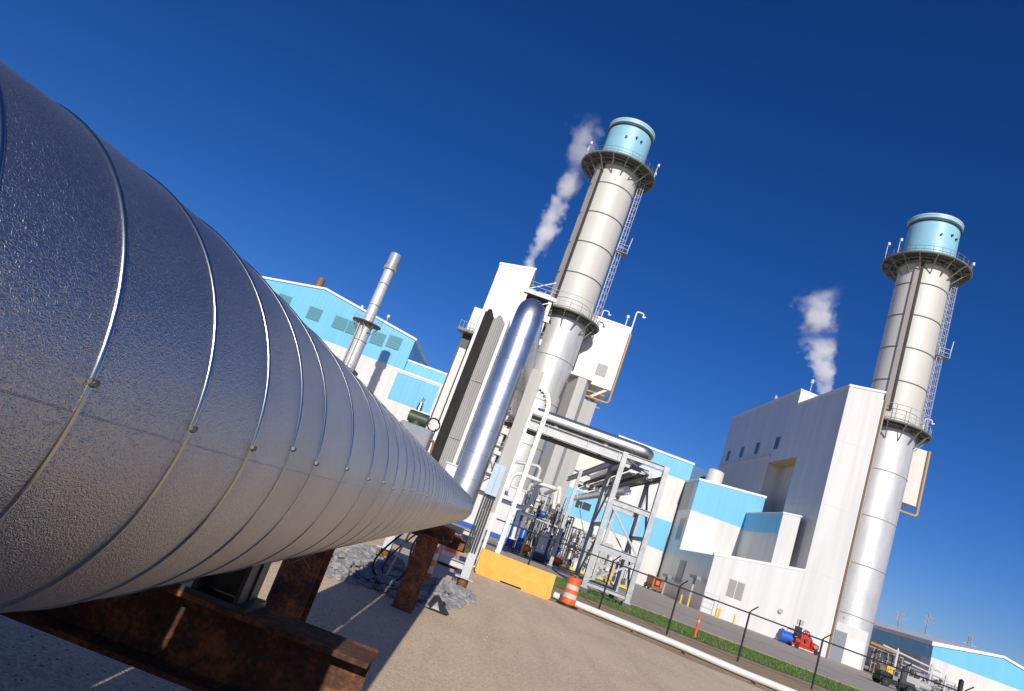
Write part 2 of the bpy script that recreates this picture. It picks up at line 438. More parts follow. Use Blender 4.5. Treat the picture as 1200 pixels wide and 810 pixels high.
s2_ = thing('shade_box', (-3.4, .8, 0), 'added unseen brown container hidden on the far side of the two pipes', 'shade box')  # added out of view to darken the ground and beam at lower left
mb = MB(); mb.box(-4.6, -1.95, .95, 2.6, .15, 2.3); mb.build('walls', M['rust'], s2_, .02)
mb = MB(); mb.box(-4.64, -1.92, .92, 2.63, 2.302, 2.38); mb.build('roof', M['rust'], s2_)
mb = MB(); mb.box(-4.64, -1.92, .92, 2.63, 0, .148); mb.build('sill', M['rust'], s2_)

# riser at the end of the run
root = thing('riser_pipe', paxis(S_END + .1, PLAT, 0), 'tall shiny silver vertical pipe rising from the end of the big foreground pipe', 'pipe')
b0 = paxis(S_END + .12, PLAT, PZ - .1); top = atY(616, 372, b0.y); ztop = atY(631, 347, b0.y).z - .33
x1 = atY(601, 420, b0.y).x
path = fillet([b0, V((b0.x, b0.y, ztop)), V((b0.x + .1, b0.y + 5.5, ztop)), V((b0.x + .3, b0.y + 19.5, ztop))], .62, 12)
mb = MB(); mb.tube(path, .358, 48); mb.build('jacket', M['riser'], root)
zz = 2.5
while zz < ztop - .7:
    mb = MB(); mb.ring((b0.x, b0.y, zz), .360, .0035, 56, 6); mb.build('seam_band', M['band'], root); zz += .62
for k in range(6):
    t = math.radians(12 + k * 14); c = V((b0.x, b0.y + .62 - .62 * math.cos(t), ztop - .62 + .62 * math.sin(t)))
    mb = MB(); mb.ring(c, .360, .0035, 56, 6, (0, math.sin(t), math.cos(t))); mb.build('seam_band', M['band'], root)

# ------------------------------------------------------------------ supports
def hbeam(name, label, lat0, lat1, s, ztop, w, h, grp=None):
    root = thing(name, PN * ((lat0 + lat1) / 2) + PD * s, label, 'beam', grp)
    mb = MB(); mb.ibeam(PN * lat0 + PD * s + V((0, 0, ztop - h / 2)), PN * lat1 + PD * s + V((0, 0, ztop - h / 2)), w, h, .026, .018)
    mb.build('beam_section', M['rust'], root, .003)
    return root
B1 = hbeam('cross_beam', 'big rusty steel cross beam under the near end of the silver pipe', -1.95, -.27, 3.42, 1.085, .30, .35, 'rusty cross beams')
for lt in (-.6, -2.5):
    pass
def hpile(label, lat, s, ztop, mark=False, w=.33):
    r = thing('support_pile', PN * lat + PD * s, label, 'pile', 'rusty steel support piles')
    mb = MB(); p = PN * lat + PD * s
    mb.ibeam(p + V((0, 0, -.2)), p + V((0, 0, ztop)), w, .33, .02, .016, up=PD)
    mb.build('pile_section', M['rust'], r, .003)
    mb = MB(); mb.obox(p + V((0, 0, ztop + .012)), PN * .24, PD * .24, V((0, 0, .012))); mb.build('cap_plate', M['rust'], r)
    if mark:
        mb = MB(); q = p - PD * (.33 / 2 + .003) + V((0, 0, .95))
        for a, b in (((-.09, -.06), (.07, .08)), ((-.08, .07), (.09, -.05)), ((-.1, .02), (.02, .1))):
            mb.bar(q + PN * a[0] + V((0, 0, a[1])), q + PN * b[0] + V((0, 0, b[1])), .008, .004, PD)
        mb.build('chalk_mark', painted('chalk', (.32, .26, .22), .9, .2, 9), r)
    return r
hpile('rusty H pile hidden under the near cross beam, right side', -.62, 3.42, .735)
hpile('rusty steel pile with a chalk cross, just behind the near cross beam', -1.38, 6.5, 1.42, True)
hpile('tall dark rusty steel pile standing in the shadow beside the crushed rock', -.79, 11.9, 1.20)
def saddle(label, lat, s, zb, R, zc):
    r = thing('pipe_saddle', PN * lat + PD * s + V((0, 0, zb)), label, 'saddle', 'dark pipe saddles')
    mb = MB(); mb.obox(PN * lat + PD * s + V((0, 0, zb + .013)), PN * .16, PD * .15, V((0, 0, .012))); mb.build('base_plate', M['darksteel'], r)
    mb = MB()
    for q in (-.1, .1): mb.obox(PN * (lat + q) + PD * s + V((0, 0, (zb + .026 + zc - R * .9) / 2)), PN * .01, PD * .14, V((0, 0, (zc - R * .9 - zb - .026) / 2)))
    mb.obox(PN * lat + PD * s + V((0, 0, (zb + .026 + zc - R) / 2)), PN * .12, PD * .01, V((0, 0, (zc - R - zb - .03) / 2))); mb.build('web', M['darksteel'], r)
    mb = MB(); n = 14
    for i in range(n):
        a0 = math.radians(235 + i * 70 / n); a1 = math.radians(235 + (i + 1) * 70 / n)
        f = lambda a, q: PN * (lat + q * math.cos(a)) + PD * s + V((0, 0, zc + q * math.sin(a)))
        mb.add([f(a0, R + .004) - PD * .16, f(a1, R + .004) - PD * .16, f(a1, R + .016) - PD * .16, f(a0, R + .016) - PD * .16, f(a0, R + .004) + PD * .16, f(a1, R + .004) + PD * .16, f(a1, R + .016) + PD * .16, f(a0, R + .016) + PD * .16], [(0, 1, 2, 3), (4, 5, 6, 7), (0, 1, 5, 4), (2, 3, 7, 6), (0, 3, 7, 4), (1, 2, 6, 5)])
    mb.build('cradle', M['darksteel'], r); return r
saddle('dark pipe saddle between the near cross beam and the big silver pipe', PLAT - .27, 3.42, 1.085, PR, PZ)
saddle('dark pipe saddle on the near cross beam under the second pipe', -1.475, 3.42, 1.085, .345, PZ - .015)
hbeam('cross_beam', 'dark cross beam on top of the far rusty pile under the silver pipe', -1.75, -.42, 11.9, 1.43, .30, .20, 'rusty cross beams')
hbeam('cross_beam', 'rusty brown beam lying behind the white goalpost frame', -2.4, -.25, 18.6, 1.05, .3, .3, 'rusty cross beams')

# goalpost frame under the riser
gp = thing('pipe_support_frame', (-1.1, 17.2, 0), 'white steel goalpost frame on rusty stubs beside the foot of the riser', 'frame')
for x, zt in ((-.13, 0.3), (-2.1, .3)):
    mb = MB(); mb.cyl((x, 17.2, -.1), (x, 17.2, zt), .13, n=18); mb.build('stub', M['rust'], gp)
    mb = MB(); mb.box(x - .22, x + .22, 17.0, 17.4, zt, zt + .025); mb.build('base_plate', M['palesteel'], gp)
mb = MB(); mb.ibeam((-.13, 17.2, .325), (-.13, 17.2, 1.95), .2, .2, .018, .014, up=(0, 1, 0)); mb.build('post', M['palesteel'], gp)
mb = MB(); mb.ibeam((-2.1, 17.2, .325), (-2.1, 17.2, 1.32), .2, .2, .018, .014, up=(0, 1, 0)); mb.build('post', M['palesteel'], gp)
mb = MB(); mb.ibeam((-2.0, 17.2, 1.30), (-.235, 17.2, 1.30), .14, .12, .014, .01); mb.build('crossbar', M['palesteel'], gp)
mb = MB(); mb.ibeam((-2.0, 17.2, .55), (-.235, 17.2, .55), .16, .16, .014, .01); mb.build('crossbar', M['palesteel'], gp)
# tall pale column above it, with a cabinet
cl = thing('column', (-.13, 17.2, 1.95), 'tall pale steel column right of the riser pipe with a light blue panel', 'column')
mb = MB(); mb.ibeam((-.13, 17.25, 1.952), (-.13, 17.25, 5.62), .31, .30, .02, .016, up=(0, 1, 0)); mb.build('post', M['concrete'], cl)
mb = MB()
for z in (2.3, 2.75, 3.45, 4.3, 5.0): mb.box(-.75, -.31, 17.24, 17.30, z, z + .05)
mb.bar((-.72, 17.27, 2.33), (-.32, 17.27, 2.75), .03, .03); mb.bar((-.72, 17.27, 3.47), (-.32, 17.27, 2.8), .03, .03)
mb.build('stay', M['darksteel'], cl)
a, b = atY(578.7, 543, 17.0), atY(589, 578, 17.0)
pn = thing('wall_cabinet', (-.2, 17.0, 2.4), 'pale blue electrical panel mounted on the pale column', 'panel')
mb = MB(); mb.box(-.36, -.06, 16.93, 17.08, 2.30, 3.06); mb.build('enclosure', M['panel'], pn, .008)
mb = MB(); mb.box(-.215, -.205, 16.918, 16.93, 2.36, 3.0); mb.build('door_gap', M['box'], pn)
mb = MB()
for i in range(5): mb.tube([(-.34 + i * .06, 17.0, 2.299), (-.34 + i * .06, 17.0, .95)], .022, 8)
mb.build('conduit', M['darksteel'], pn)

# valve actuator on the second pipe
va = thing('valve_actuator', paxis(10.8, -1.475, 2.12), 'green valve motor on a grey housing sticking up above the silver pipe', 'valve actuator')
p = PN * -1.49 + PD * 10.8
mb = MB(); mb.cyl(p + V((0, 0, 2.05)), p + V((0, 0, 2.42)), .13, n=18); mb.cyl(p + V((0, 0, 2.30)), p + V((0, 0, 2.34)), .2, n=18); mb.build('neck', M['box'], va)
mb = MB(); mb.obox(p + V((.0, 0, 2.57)), PN * .26, PD * .2, V((0, 0, .17))); mb.build('housing', M['box'], va, .04)
mb = MB(); mb.cyl(p + V((-.17, 0, 2.85)), p + V((.11, 0, 2.85)), .105, n=20); mb.cyl(p + V((-.2, 0, 2.86)), p + V((-.17, 0, 2.86)), .09, n=16); mb.cyl(p + V((-.05, 0, 2.7)), p + V((-.05, 0, 2.8)), .1, n=16); mb.build('motor', M['green'], va, .01)
mb = MB(); mb.cyl(p + V((-.08, -.05, 2.97)), p + V((-.08, -.05, 3.1)), .05, .035, 12); mb.cyl(p + V((-.08, -.05, 3.1)), p + V((-.06, -.05, 3.18)), .022, n=10); mb.cyl(p + V((-.13, -.05, 3.05)), p + V((-.03, -.05, 3.07)), .015, n=8); mb.build('limit_switch', M['chrome'], va)
mb = MB(); mb.ring(p + V((.22, -.03, 2.84)), .10, .012, 24, 8, (.4, -.9, .1)); mb.build('handwheel', M['black'], va)
mb = MB(); mb.cyl(p + V((.13, -.01, 2.86)), p + V((.235, -.03, 2.845)), .03, n=10); mb.cyl(p + V((.235, -.03, 2.84)), p + V((.24, -.05, 2.84)), .06, n=18); mb.build('hub', M['lamp'], va)
mb = MB(); mb.tube(fillet([p + V((.22, -.1, 2.6)), p + V((.33, -.12, 2.6)), p + V((.36, -.1, 2.2)), p + V((.4, -.1, 2.05))], .08), .02, 8); mb.build('cable', M['brown'], va)

# crushed rock around the piles
mb = MB(); rg = random.Random(21); spots = [(-2.45, 13.9, .95, 1.8), (-1.7, 15.2, .9, 1.8), (-.55, 15.0, .55, 1.5), (-.35, 16.4, .6, 1.1), (-2.3, 17.4, .7, 1.2), (-1.2, 13.4, .9, .8)]
cnt = 0
for cx, cy, rx, ry in spots:
    for i in range(340):
        a = rg.random() * 6.28; q = math.sqrt(rg.random()); x, y = cx + rx * q * math.cos(a), cy + ry * q * math.sin(a)
        mb.rock((x, y, rg.uniform(.0, .17) * (1 - q * q) + .015), rg.choice((.03, .045, .06, .08, .13)) * rg.uniform(.8, 1.2), rg)
tag(mb.build('crushed_rock', M['rock']), 'grey crushed rock heaped on the gravel under the far end of the pipe', 'rocks', kind='stuff')
# black wedge on the rock
w = gnd(511, 716); bw = thing('plastic_wedge', w, 'black pointed plastic wedge lying on the edge of the crushed rock', 'wedge')
mb = MB(); mb.add([w + V(q) for q in ((-.2, -.12, .0), (.2, -.16, .0), (.24, .16, 0), (-.16, .2, 0), (-.05, .06, .26), (-.13, .04, .22))], [(0, 1, 4), (1, 2, 4), (2, 3, 5, 4), (3, 0, 5), (0, 4, 5), (0, 3, 2, 1)]); mb.build('shell', M['black'], bw)
mb = MB(); mb.add([w + V(q) for q in ((-.10, -.112, .035), (.06, -.125, .035), (-.03, -.03, .16), (-.02, -.10, .1))], [(0, 1, 3), (1, 2, 3), (2, 0, 3), (0, 1, 2)]); mb.build('lit_face', M['louvre'], bw)  # grey patch paints the sunlit facet of the black wedge
mb = MB(); mb.rock(w + V((.02, .3, .1)), .12, random.Random(4)); tag(mb.build('black_lump', M['black']), 'small black lump of plastic behind the black wedge', 'lump')
# black hoses
hs = thing('cable_loop', (-1.5, 14.2, 0), 'loops of black cable hanging from the pipe by the dark pile', 'cable')
mb = MB(); pts = [V((-1.1, 13.2, 1.45)), V((-1.45, 13.3, 1.0)), V((-1.75, 13.4, .45)), V((-1.7, 13.5, .16)), V((-1.35, 13.5, .12)), V((-1.15, 13.45, .4)), V((-1.2, 13.4, .9)), V((-1.0, 13.3, 1.4))]
sm = []
for i in range(len(pts) - 1):
    p0, p1, p2, p3 = pts[max(i - 1, 0)], pts[i], pts[i + 1], pts[min(i + 2, len(pts) - 1)]
    for j in range(6):
        t = j / 6; sm.append(.5 * ((2 * p1) + (p2 - p0) * t + (2 * p0 - 5 * p1 + 4 * p2 - p3) * t * t + (3 * p1 - p0 - 3 * p2 + p3) * t ** 3))
mb.tube(sm, .02, 8); mb.build('cable', M['black'], hs)
mb = MB(); mb.tube([q + V((.16, .25, -.02)) for q in sm[:30]], .016, 8); mb.build('cable', M['black'], hs)
mb = MB(); mb.tube([(-1.25, 13.0, 1.42), (-1.42, 13.0, .25)], .018, 8); tag(mb.build('drain_pipe', M['conduit']), 'thin pale drain pipe beside the dark rusty pile', 'pipe')
lf = MB(); rg = random.Random(8)
for i in range(160):
    c = V((-1.2 + rg.gauss(0, .11), 12.6 + rg.gauss(0, .1), 1.36 + rg.gauss(0, .08))); a = V((rg.gauss(0, 1), rg.gauss(0, 1), rg.gauss(0, 1))).normalized() * .035; b_ = V((rg.gauss(0, 1), rg.gauss(0, 1), rg.gauss(0, 1))).normalized() * .02
    lf.add([c - a, c + b_, c + a, c - b_], [(0, 1, 2, 3)])
tag(lf.build('weed', M['green']), 'tuft of green weed caught under the silver pipe by the dark pile', 'plant')

# ------------------------------------------------------------------ yard items
def traffic_drum(p, label, h=.95, r=.26):
    d = thing('traffic_drum', p, label, 'traffic barrel', 'orange traffic barrels')
    mb = MB(); mb.lathe(p, [(r * 1.45, 0), (r * 1.45, .05), (r * 1.05, .08)], 28); mb.build('rubber_base', M['black'], d)
    zs = [.08, .26, .42, .55, .70, .82, h]; rr = lambda z: r * (1 - .16 * z / h)
    prof = []
    for i, (a, b) in enumerate(zip(zs, zs[1:])):
        band = i in (1, 3); mb = MB(); off = .004 if band else 0
        mb.lathe(p, [(rr(a) - (.012 if i % 2 else 0) + off, a), (rr(b) - (.012 if i % 2 else 0) + off, b)] if b < h else [(rr(a), a), (rr(b), b - .02), (rr(b) * .6, b), (.06, b)], 28)
        mb.build('reflective_band' if band else 'drum_body', M['reflect'] if band else M['orange'], d)
    mb = MB(); mb.tube(fillet([p + V((-.07, 0, h - .01)), p + V((-.07, 0, h + .07)), p + V((.07, 0, h + .07)), p + V((.07, 0, h - .01))], .03), .014, 8); mb.build('handle', M['orange'], d)
    return d
traffic_drum(gnd(664, 710), 'orange traffic barrel with white bands at the right end of the yellow barrier', .93)
traffic_drum(V((-.84, 22.3, 0)), 'orange and white traffic barrel seen through the white goalpost frame', .95)
traffic_drum(V((-1.05, 16.0, 0)), 'dull orange traffic barrel in the shadow behind the dark rusty pile', .8)
# jersey barrier
a, b = gnd(555.5, 671), gnd(644, 704); ax = (b - a).normalized(); nx = V((ax.y, -ax.x, 0))
jb = thing('concrete_barrier', (a + b) / 2, 'worn yellow concrete barrier standing on the gravel', 'barrier')
prof = [(-.0, 0.05), (0, .08), (.17, .33), (.22, .80), (.38, .80), (.43, .33), (.60, .08), (.60, .05)]
mb = MB(); mb.prism([a - nx * q + V((0, 0, z)) for q, z in prof], b - a); mb.build('barrier_body', M['yellow'], jb, .012)
mb = MB()
for t0, t1 in ((.02, .34), (.62, .98)): mb.prism([a + (b - a) * t0 - nx * q + V((0, 0, z)) for q, z in ((0.01, 0), (.01, .06), (.59, .06), (.59, 0))], (b - a) * (t1 - t0))
mb.build('foot', M['yellow'], jb)
# white drain pipe along the verge
dp = thing('ground_pipe', gnd(660, 700), 'long white plastic pipe lying on the ground along the fence', 'pipe')
p0, p1, p2 = gnd(649, 697, .14), gnd(790, 754, .14), gnd(960, 827, .14)
mb = MB(); mb.tube([p0, p0 + (p1 - p0) * .5, p1, p1 + (p2 - p1) * .5, p2 + V((6, -.8, 0))], .105, 20, caps=False); mb.build('tube', M['white_flat'], dp)
d = (p1 - p0).normalized()
mb = MB(); mb.cyl(p0 + d * .012, p0 + d * .02, .1, n=20); mb.build('bore', M['black'], dp)
mb = MB(); mb.ring(p0, .102, .011, 24, 6, d); mb.build('rim', M['tank'], dp)
mb = MB()
for t in (.12, .35, .55, .8): 
    q = p0 + (p2 - p0) * t; mb.box(q.x - .09, q.x + .09, q.y - .18, q.y + .18, 0, .05)
mb.build('block', M['brown'], dp)
# chain-link fence: posts, rails, arms
FY = 28.0
fx = [atY(719 - 96, 622, FY).x + .3, atY(719, 658, FY).x, atY(796.8, 688, FY).x, atY(878.5, 719, FY).x, atY(964, 751, FY).x, 16.6, 19.0, 21.6, 24.2]
fn = thing('wire_fence', (10, FY, 0), 'black wire fence with angled post tops between the gravel and the grass', 'fence')
for x in fx + [.6]:
    mb = MB(); mb.cyl((x, FY, 0), (x, FY, 1.88), .036, n=10); ob = mb.build('post', M['black'], fn)
    mb = MB(); mb.tube([(x, FY, 1.86), (x + .02, FY - .03, 1.93), (x + .17, FY - .22, 2.16)], .024, 8); mb.build('arm', M['black'], ob)
mb = MB(); mb.tube([(.2, FY, 1.83), (12, FY, 1.83), (24.3, FY, 1.83)], .027, 8); mb.build('rail', M['black'], fn)
mb = MB(); mb.tube([(.2, FY, .12), (24.3, FY, .12)], .006, 6); mb.tube([(.2, FY, .95), (24.3, FY, .95)], .003, 6); mb.build('wire', M['black'], fn)
q = atY(1127, 797, 27.5)
mb = MB(); mb.cyl((q.x, 27.5, 0), (q.x, 27.5, q.z - .03), .085, n=14); mb.cyl((q.x, 27.5, q.z - .03), (q.x, 27.5, q.z + .03), .1, .02, 14)
tag(mb.build('fence_post', M['black']), 'thick black gate post at the right end of the fence', 'post')
# orange delineator
q = gnd(813.5, 748); dl = thing('delineator_post', q, 'slim orange delineator post standing in the grass behind the fence', 'post')
mb = MB(); mb.cyl(q + V((0, 0, .03)), q + V((0, 0, 1.0)), .06, .045, 14); mb.tube(fillet([q + V((-.04, 0, .99)), q + V((-.04, 0, 1.1)), q + V((.04, 0, 1.1)), q + V((.04, 0, .99))], .02), .014, 8); mb.build('tube', M['orange'], dl)
mb = MB(); mb.cyl(q, q + V((0, 0, .04)), .17, n=16); mb.build('rubber_base', M['black'], dl)
mb = MB(); mb.cyl(q + V((0, 0, .7)), q + V((0, 0, .8)), .0555, .0535, 14); mb.build('reflective_band', M['reflect'], dl)
# ------------------------------------------------------------------ cable tray, white pole
TY = 27.0
ct = thing('cable_tray', (.6, TY, 0), 'white vertical cable tray bending over at the top towards the pale column', 'cable tray')
tp = [(.64, .0), (.64, 6.25)]
arc = [(.64 - .62 + .62 * math.cos(math.radians(t)), 6.3 + .62 * math.sin(math.radians(t)) * 1.35) for t in range(0, 96, 8)]
line = [V((x, 0, z)) for x, z in tp[:1]] + [V((x, 0, z)) for x, z in arc] + [V((-.75, 0, 7.2))]
for dy in (-.3, .3):
    mb = MB()
    for p, q in zip(line, line[1:]): mb.bar(p + V((0, TY + dy, 0)), q + V((0, TY + dy, 0)) + (q - p).normalized() * .004, .02, .17, up=(0, 0, 1) if abs((q - p).normalized().z) < .7 else (1, 0, 0))
    mb.build('side_rail', M['white_flat'], ct)
for i, p in enumerate([V((.56, 0, z * .3 + .15)) for z in range(21)] + [V((.02 + .54 * math.cos(math.radians(t)), 0, 6.3 + .54 * 1.35 * math.sin(math.radians(t)))) for t in range(8, 96, 16)]):
    mb = MB(); mb.box(p.x - .03, p.x + .03, TY - .29, TY + .29, p.z - .02, p.z + .02); mb.build('rung', M['white_flat'], ct)
mb = MB(); mb.tube([(.6, TY - .1, 0), (.6, TY - .1, 6.3)] + [(.02 + .58 * math.cos(math.radians(t)), TY - .1, 6.3 + .58 * 1.35 * math.sin(math.radians(t))) for t in range(10, 96, 12)], .035, 8); mb.tube([(.6, TY + .08, 0), (.6, TY + .08, 6.3)] + [(.02 + .58 * math.cos(math.radians(t)), TY + .08, 6.3 + .58 * 1.35 * math.sin(math.radians(t))) for t in range(10, 96, 12)], .035, 8); mb.build('cable', M['black'], ct)
wp = thing('steel_post', (.08, 26, 0), 'slim white steel post left of the white cable tray', 'post')
mb = MB(); mb.box(.02, .14, 25.94, 26.06, .02, 6.15); mb.build('post', M['white_flat'], wp, .006)
mb = MB(); mb.box(-.08, .24, 25.85, 26.15, 0, .02); mb.build('base_plate', M['white_flat'], wp)
mb = MB(); mb.box(-.10, .26, 25.93, 25.96, 6.1, 6.2); mb.build('bracket', M['white_flat'], wp)

# ------------------------------------------------------------------ pipe rack tower
pr = thing('pipe_rack', (6.5, 40, 0), 'galvanised steel pipe rack tower with braces, carrying cable trays back to the plant', 'pipe rack')
XL, XR, Y0, Y1, Y2 = 5.42, 7.66, 36.0, 39.6, 48.0
def col(x, y, z, nm='column', w=.26):
    mb = MB(); mb.ibeam((x, y, .25), (x, y, z), w, w, .025, .018, up=(0, 1, 0)); o = mb.build(nm, M['steel'], pr)
    mb = MB(); mb.box(x - .2, x + .2, y - .2, y + .2, .2, .25); mb.build('base_plate', M['steel'], o)
    mb = MB(); mb.box(x - .22, x + .22, y - .22, y + .22, -.1, .2); mb.build('pedestal', M['footing'], o)
for x in (XL, XR):
    for y, z in ((Y0, 7.25), (Y1, 7.1)): col(x, y, z)
    col(x if x == XR else 4.7, Y2, 6.9, w=.22)
def gb(nm, p, q, w=.2, h=.25, mat='steel'):
    mb = MB(); mb.ibeam(p, q, w, h, .02, .014); mb.build(nm, M[mat], pr)
e = .132
for z, h in ((7.12, .26), (4.65, .3), (2.3, .34), (.45, .2)):
    gb('beam', (XL + e, Y0, z), (XR - e, Y0, z), .2, h)
    gb('beam', (XL + e, Y1, z), (XR - e, Y1, z), .2, h)
for x in (XL, XR):
    gb('beam', (x, Y0 + e, 6.6), (x, Y1 - e, 6.6)); gb('beam', (x, Y0 + e, 3.4), (x, Y1 - e, 3.4), .16, .18)
gb('beam', (XL, Y1 + e, 6.95), (5.0, 60, 6.95), .2, .34); gb('beam', (XR, Y1 + e, 6.95), (XR, 60, 6.75), .2, .34)
gb('beam', (4.82, Y2, 6.0), (XR - .12, Y2, 6.0), .16, .22)
def brace(p, q, r=.055):
    mb = MB(); mb.bar(p, q, r * 1.7, r * 1.7); mb.build('brace', M['steel'], pr)
brace((XL + .1, Y0 + .03, 4.5), (XR - .12, Y0 + .03, 2.45)); brace((XL + .1, Y1 - .03, 4.5), (XR - .12, Y1 - .03, 2.45), .04)
brace((XL + .1, Y0 + .03, .6), (XR - .12, Y0 + .03, 2.1)); brace((XR - .12, Y1, .6), (XL + .1, Y1, 2.1), .04)
brace((XR, Y0 + .1, 3.5), (XR, Y1 - .1, 6.4)); brace((XR, Y0 + .1, .5), (XR, Y1 - .1, 3.2)); brace((XL, Y1 - .1, .5), (XL, Y0 + .1, 3.2)); brace((XL, Y0 + .1, 6.4), (XL, Y1 - .1, 3.6))
brace((4.72, Y2, 5.6), (6.9, Y2, 1.6), .03)
brace((XL + .1, Y0 + .1, 7.0), (XR - .1, Y1 - .1, 7.0), .04)
# long plate girder running left from the tower, with the silver pipe on it
gd = thing('girder', (2.5, 36, 6.9), 'long white steel girder spanning from the cable tray to the rack tower', 'girder')
mb = MB(); mb.ibeam((-1.6, 36.0, 6.93), (XL - .15, 36.0, 6.93), .36, .52, .03, .016); mb.build('beam_section', M['palesteel'], gd)
mb = MB(); mb.box(-1.6, XL - .16, 36.2, 37.6, 6.60, 6.66); mb.build('walkway', M['gratedark'], gd)
mb = MB(); mb.ibeam((-1.6, 37.7, 6.93), (XL - .15, 37.7, 6.93), .3, .52, .03, .016); mb.build('rear_beam', M['palesteel'], gd)
for x in (-1.4, 1.2, 3.4, 5.1):
    mb = MB(); mb.box(x - .01, x + .01, 35.84, 35.99, 6.70, 7.16); mb.build('stiffener', M['palesteel'], gd)
hp = thing('silver_pipe', (3, 36.9, 7.2), 'shiny silver insulated pipe lying along the top of the white girder', 'pipe')
mb = MB(); mb.tube(fillet([(-2.2, 36.9, 7.68), (6.75, 36.9, 7.72), (6.9, 40.5, 7.72), (6.9, 58, 7.6)], .6, 10), .345, 32); mb.build('jacket', M['silver'], hp)
for i in range(13):
    mb = MB(); mb.ring((-1.9 + i * .68, 36.9, 7.685 + i * .003), .348, .004, 36, 6, (1, 0, 0)); mb.build('seam_band', M['band'], hp)
for x in (-1.2, 1.6, 4.4):
    mb = MB(); mb.box(x - .1, x + .1, 36.7, 37.1, 7.2, 7.36); mb.build('shoe', M['steel'], hp)
# trays and pipes carried on the rack
rg = random.Random(31)
for i, x in enumerate((5.75, 6.15, 6.6, 7.05, 7.4)):
    tr = thing('rack_tray', (x, 45, 6.4), 'cable tray slung under the pipe rack, ' + ['beside its left beam', 'second from its left beam', 'in the centre', 'second from its right beam', 'beside its right beam'][i], 'cable tray', 'trays slung under the pipe rack')
    mb = MB(); z = 6.45 - .1 * (i % 2); tm = M['palesteel'] if i in (1, 3) else M['darksteel']
    for dx in (-.14, .14): mb.box(x + dx - .01, x + dx + .01, 36.4, 58, z, z + .1)
    mb.build('side_rail', tm, tr)
    mb = MB(); y = 36.6
    while y < 58: mb.box(x - .128, x + .128, y, y + (.4 if rg.random() < .3 else .06), z + .01, z + .03); y += .6
    tag_stuff = mb.build('rungs', tm, tr); tag_stuff['kind'] = 'stuff'
    mb = MB()
    for k in range(3): mb.tube([(x - .09 + k * .09, 36.5 + j * 1.5, z + .065 + rg.uniform(-.01, .02)) for j in range(15)], .03, 6)
    mb.build('cable', M['black'], tr)
up_ = thing('under_pipe', (6.3, 45, 5.8), 'large tan pipe slung below the cable trays of the rack', 'pipe')
mb = MB(); mb.tube([(6.9, 41, 5.9), (6.1, 60, 5.7)], .26, 20); mb.build('jacket', M['riser'], up_)
for i in range(12):
    mb = MB(); y = 42 + i * 1.4; mb.ring((6.9 - (y - 41) * .8 / 19, y, 5.9 - (y - 41) * .2 / 19), .263, .006, 24, 6, (0, 1, 0)); mb.build('seam_band', M['band'], up_)

# ------------------------------------------------------------------ process piping and skids
def pipe_thing(name, pts, r, mat, label, fr=.35, cat='pipe', grp=None, sup=None):
    t = thing(name, pts[0], label, cat, grp); mb = MB(); path = fillet(pts, fr); mb.tube(path, r, 12); mb.build('tube', M[mat], t)
    mb = MB(); p, q = V(pts[0]), V(pts[1]); d = (q - p).normalized(); mb.cyl(p + d * .01, p + d * .08, r * 1.7, n=14); mb.build('flange', M[mat], t)
    if sup:
        for s in sup:
            mb = MB(); mb.cyl((s[0], s[1], 0), (s[0], s[1], s[2]), .05, n=8); mb.build('support', M['palesteel'], t)
    return t
Pp = lambda x, y, Y: atY(x, y, Y)
pipe_thing('process_pipe', [Pp(553, 573, 44), Pp(619, 598, 44), Pp(631, 566, 44), Pp(652, 573, 44), Pp(652, 573, 44) + V((0, 9, 0))], .14, 'white_flat', 'white pipe crossing behind the cable tray and arching up over the skid', .7, sup=[(1.2, 44.2, 2.1)])
pipe_thing('process_pipe', [Pp(592, 580, 46), Pp(602, 552, 46), Pp(634, 564, 46), Pp(634, 564, 46) + V((0, 7, 0))], .13, 'white_flat', 'white pipe loop directly behind the white cable tray', .7)
pipe_thing('process_pipe', [Pp(603, 541, 50), Pp(635, 547, 50), Pp(629, 562, 50)], .12, 'palesteel', 'small pale pipe loop in front of the silver stack', .6)
pipe_thing('process_pipe', [Pp(600, 632, 46), Pp(609, 600, 46), Pp(626, 607, 46)], .13, 'white_flat', 'white pipe rising in front of the blue vessels', .15)
pipe_thing('process_pipe', [Pp(648, 600, 46), Pp(652, 573, 47), Pp(657, 571, 47), Pp(654, 590, 47)], .12, 'white_flat', 'white hairpin pipe left of the rack beam', .5)

def vessel(p, r, h, mat, label):
    t = thing('pressure_vessel', p, label, 'vessel', 'blue vessels on the process skid')
    mb = MB(); mb.lathe(p, [(r * .96, .25), (r, .3), (r, h - r * .5), (r * .8, h - r * .2), (r * .4, h - .02), (.03, h)], 20); mb.build('shell', M[mat], t)
    for a in range(3):
        q = p + V((r * .8 * math.cos(a * 2.09 + .5), r * .8 * math.sin(a * 2.09 + .5), 0)); mb = MB(); mb.box(q.x - .05, q.x + .05, q.y - .05, q.y + .05, 0, .3); mb.build('leg', M['steel'], t)
    mb = MB(); mb.cyl(p + V((0, 0, h - .05)), p + V((0, 0, h + .25)), .07, n=10); mb.cyl(p + V((0, 0, h + .12)), p + V((0, 0, h + .17)), .13, n=12); mb.build('nozzle', M['chrome'], t)
vz = lambda x, y: V((Pp(x, y, 52).x, 52, 0))
vessel(vz(602, 622), .28, 3.0, 'blueeq', 'tall blue vessel behind the white cable tray, left of the shorter one')
vessel(vz(611, 632), .28, 1.9, 'blueeq', 'shorter blue vessel to the right of the tall blue one')
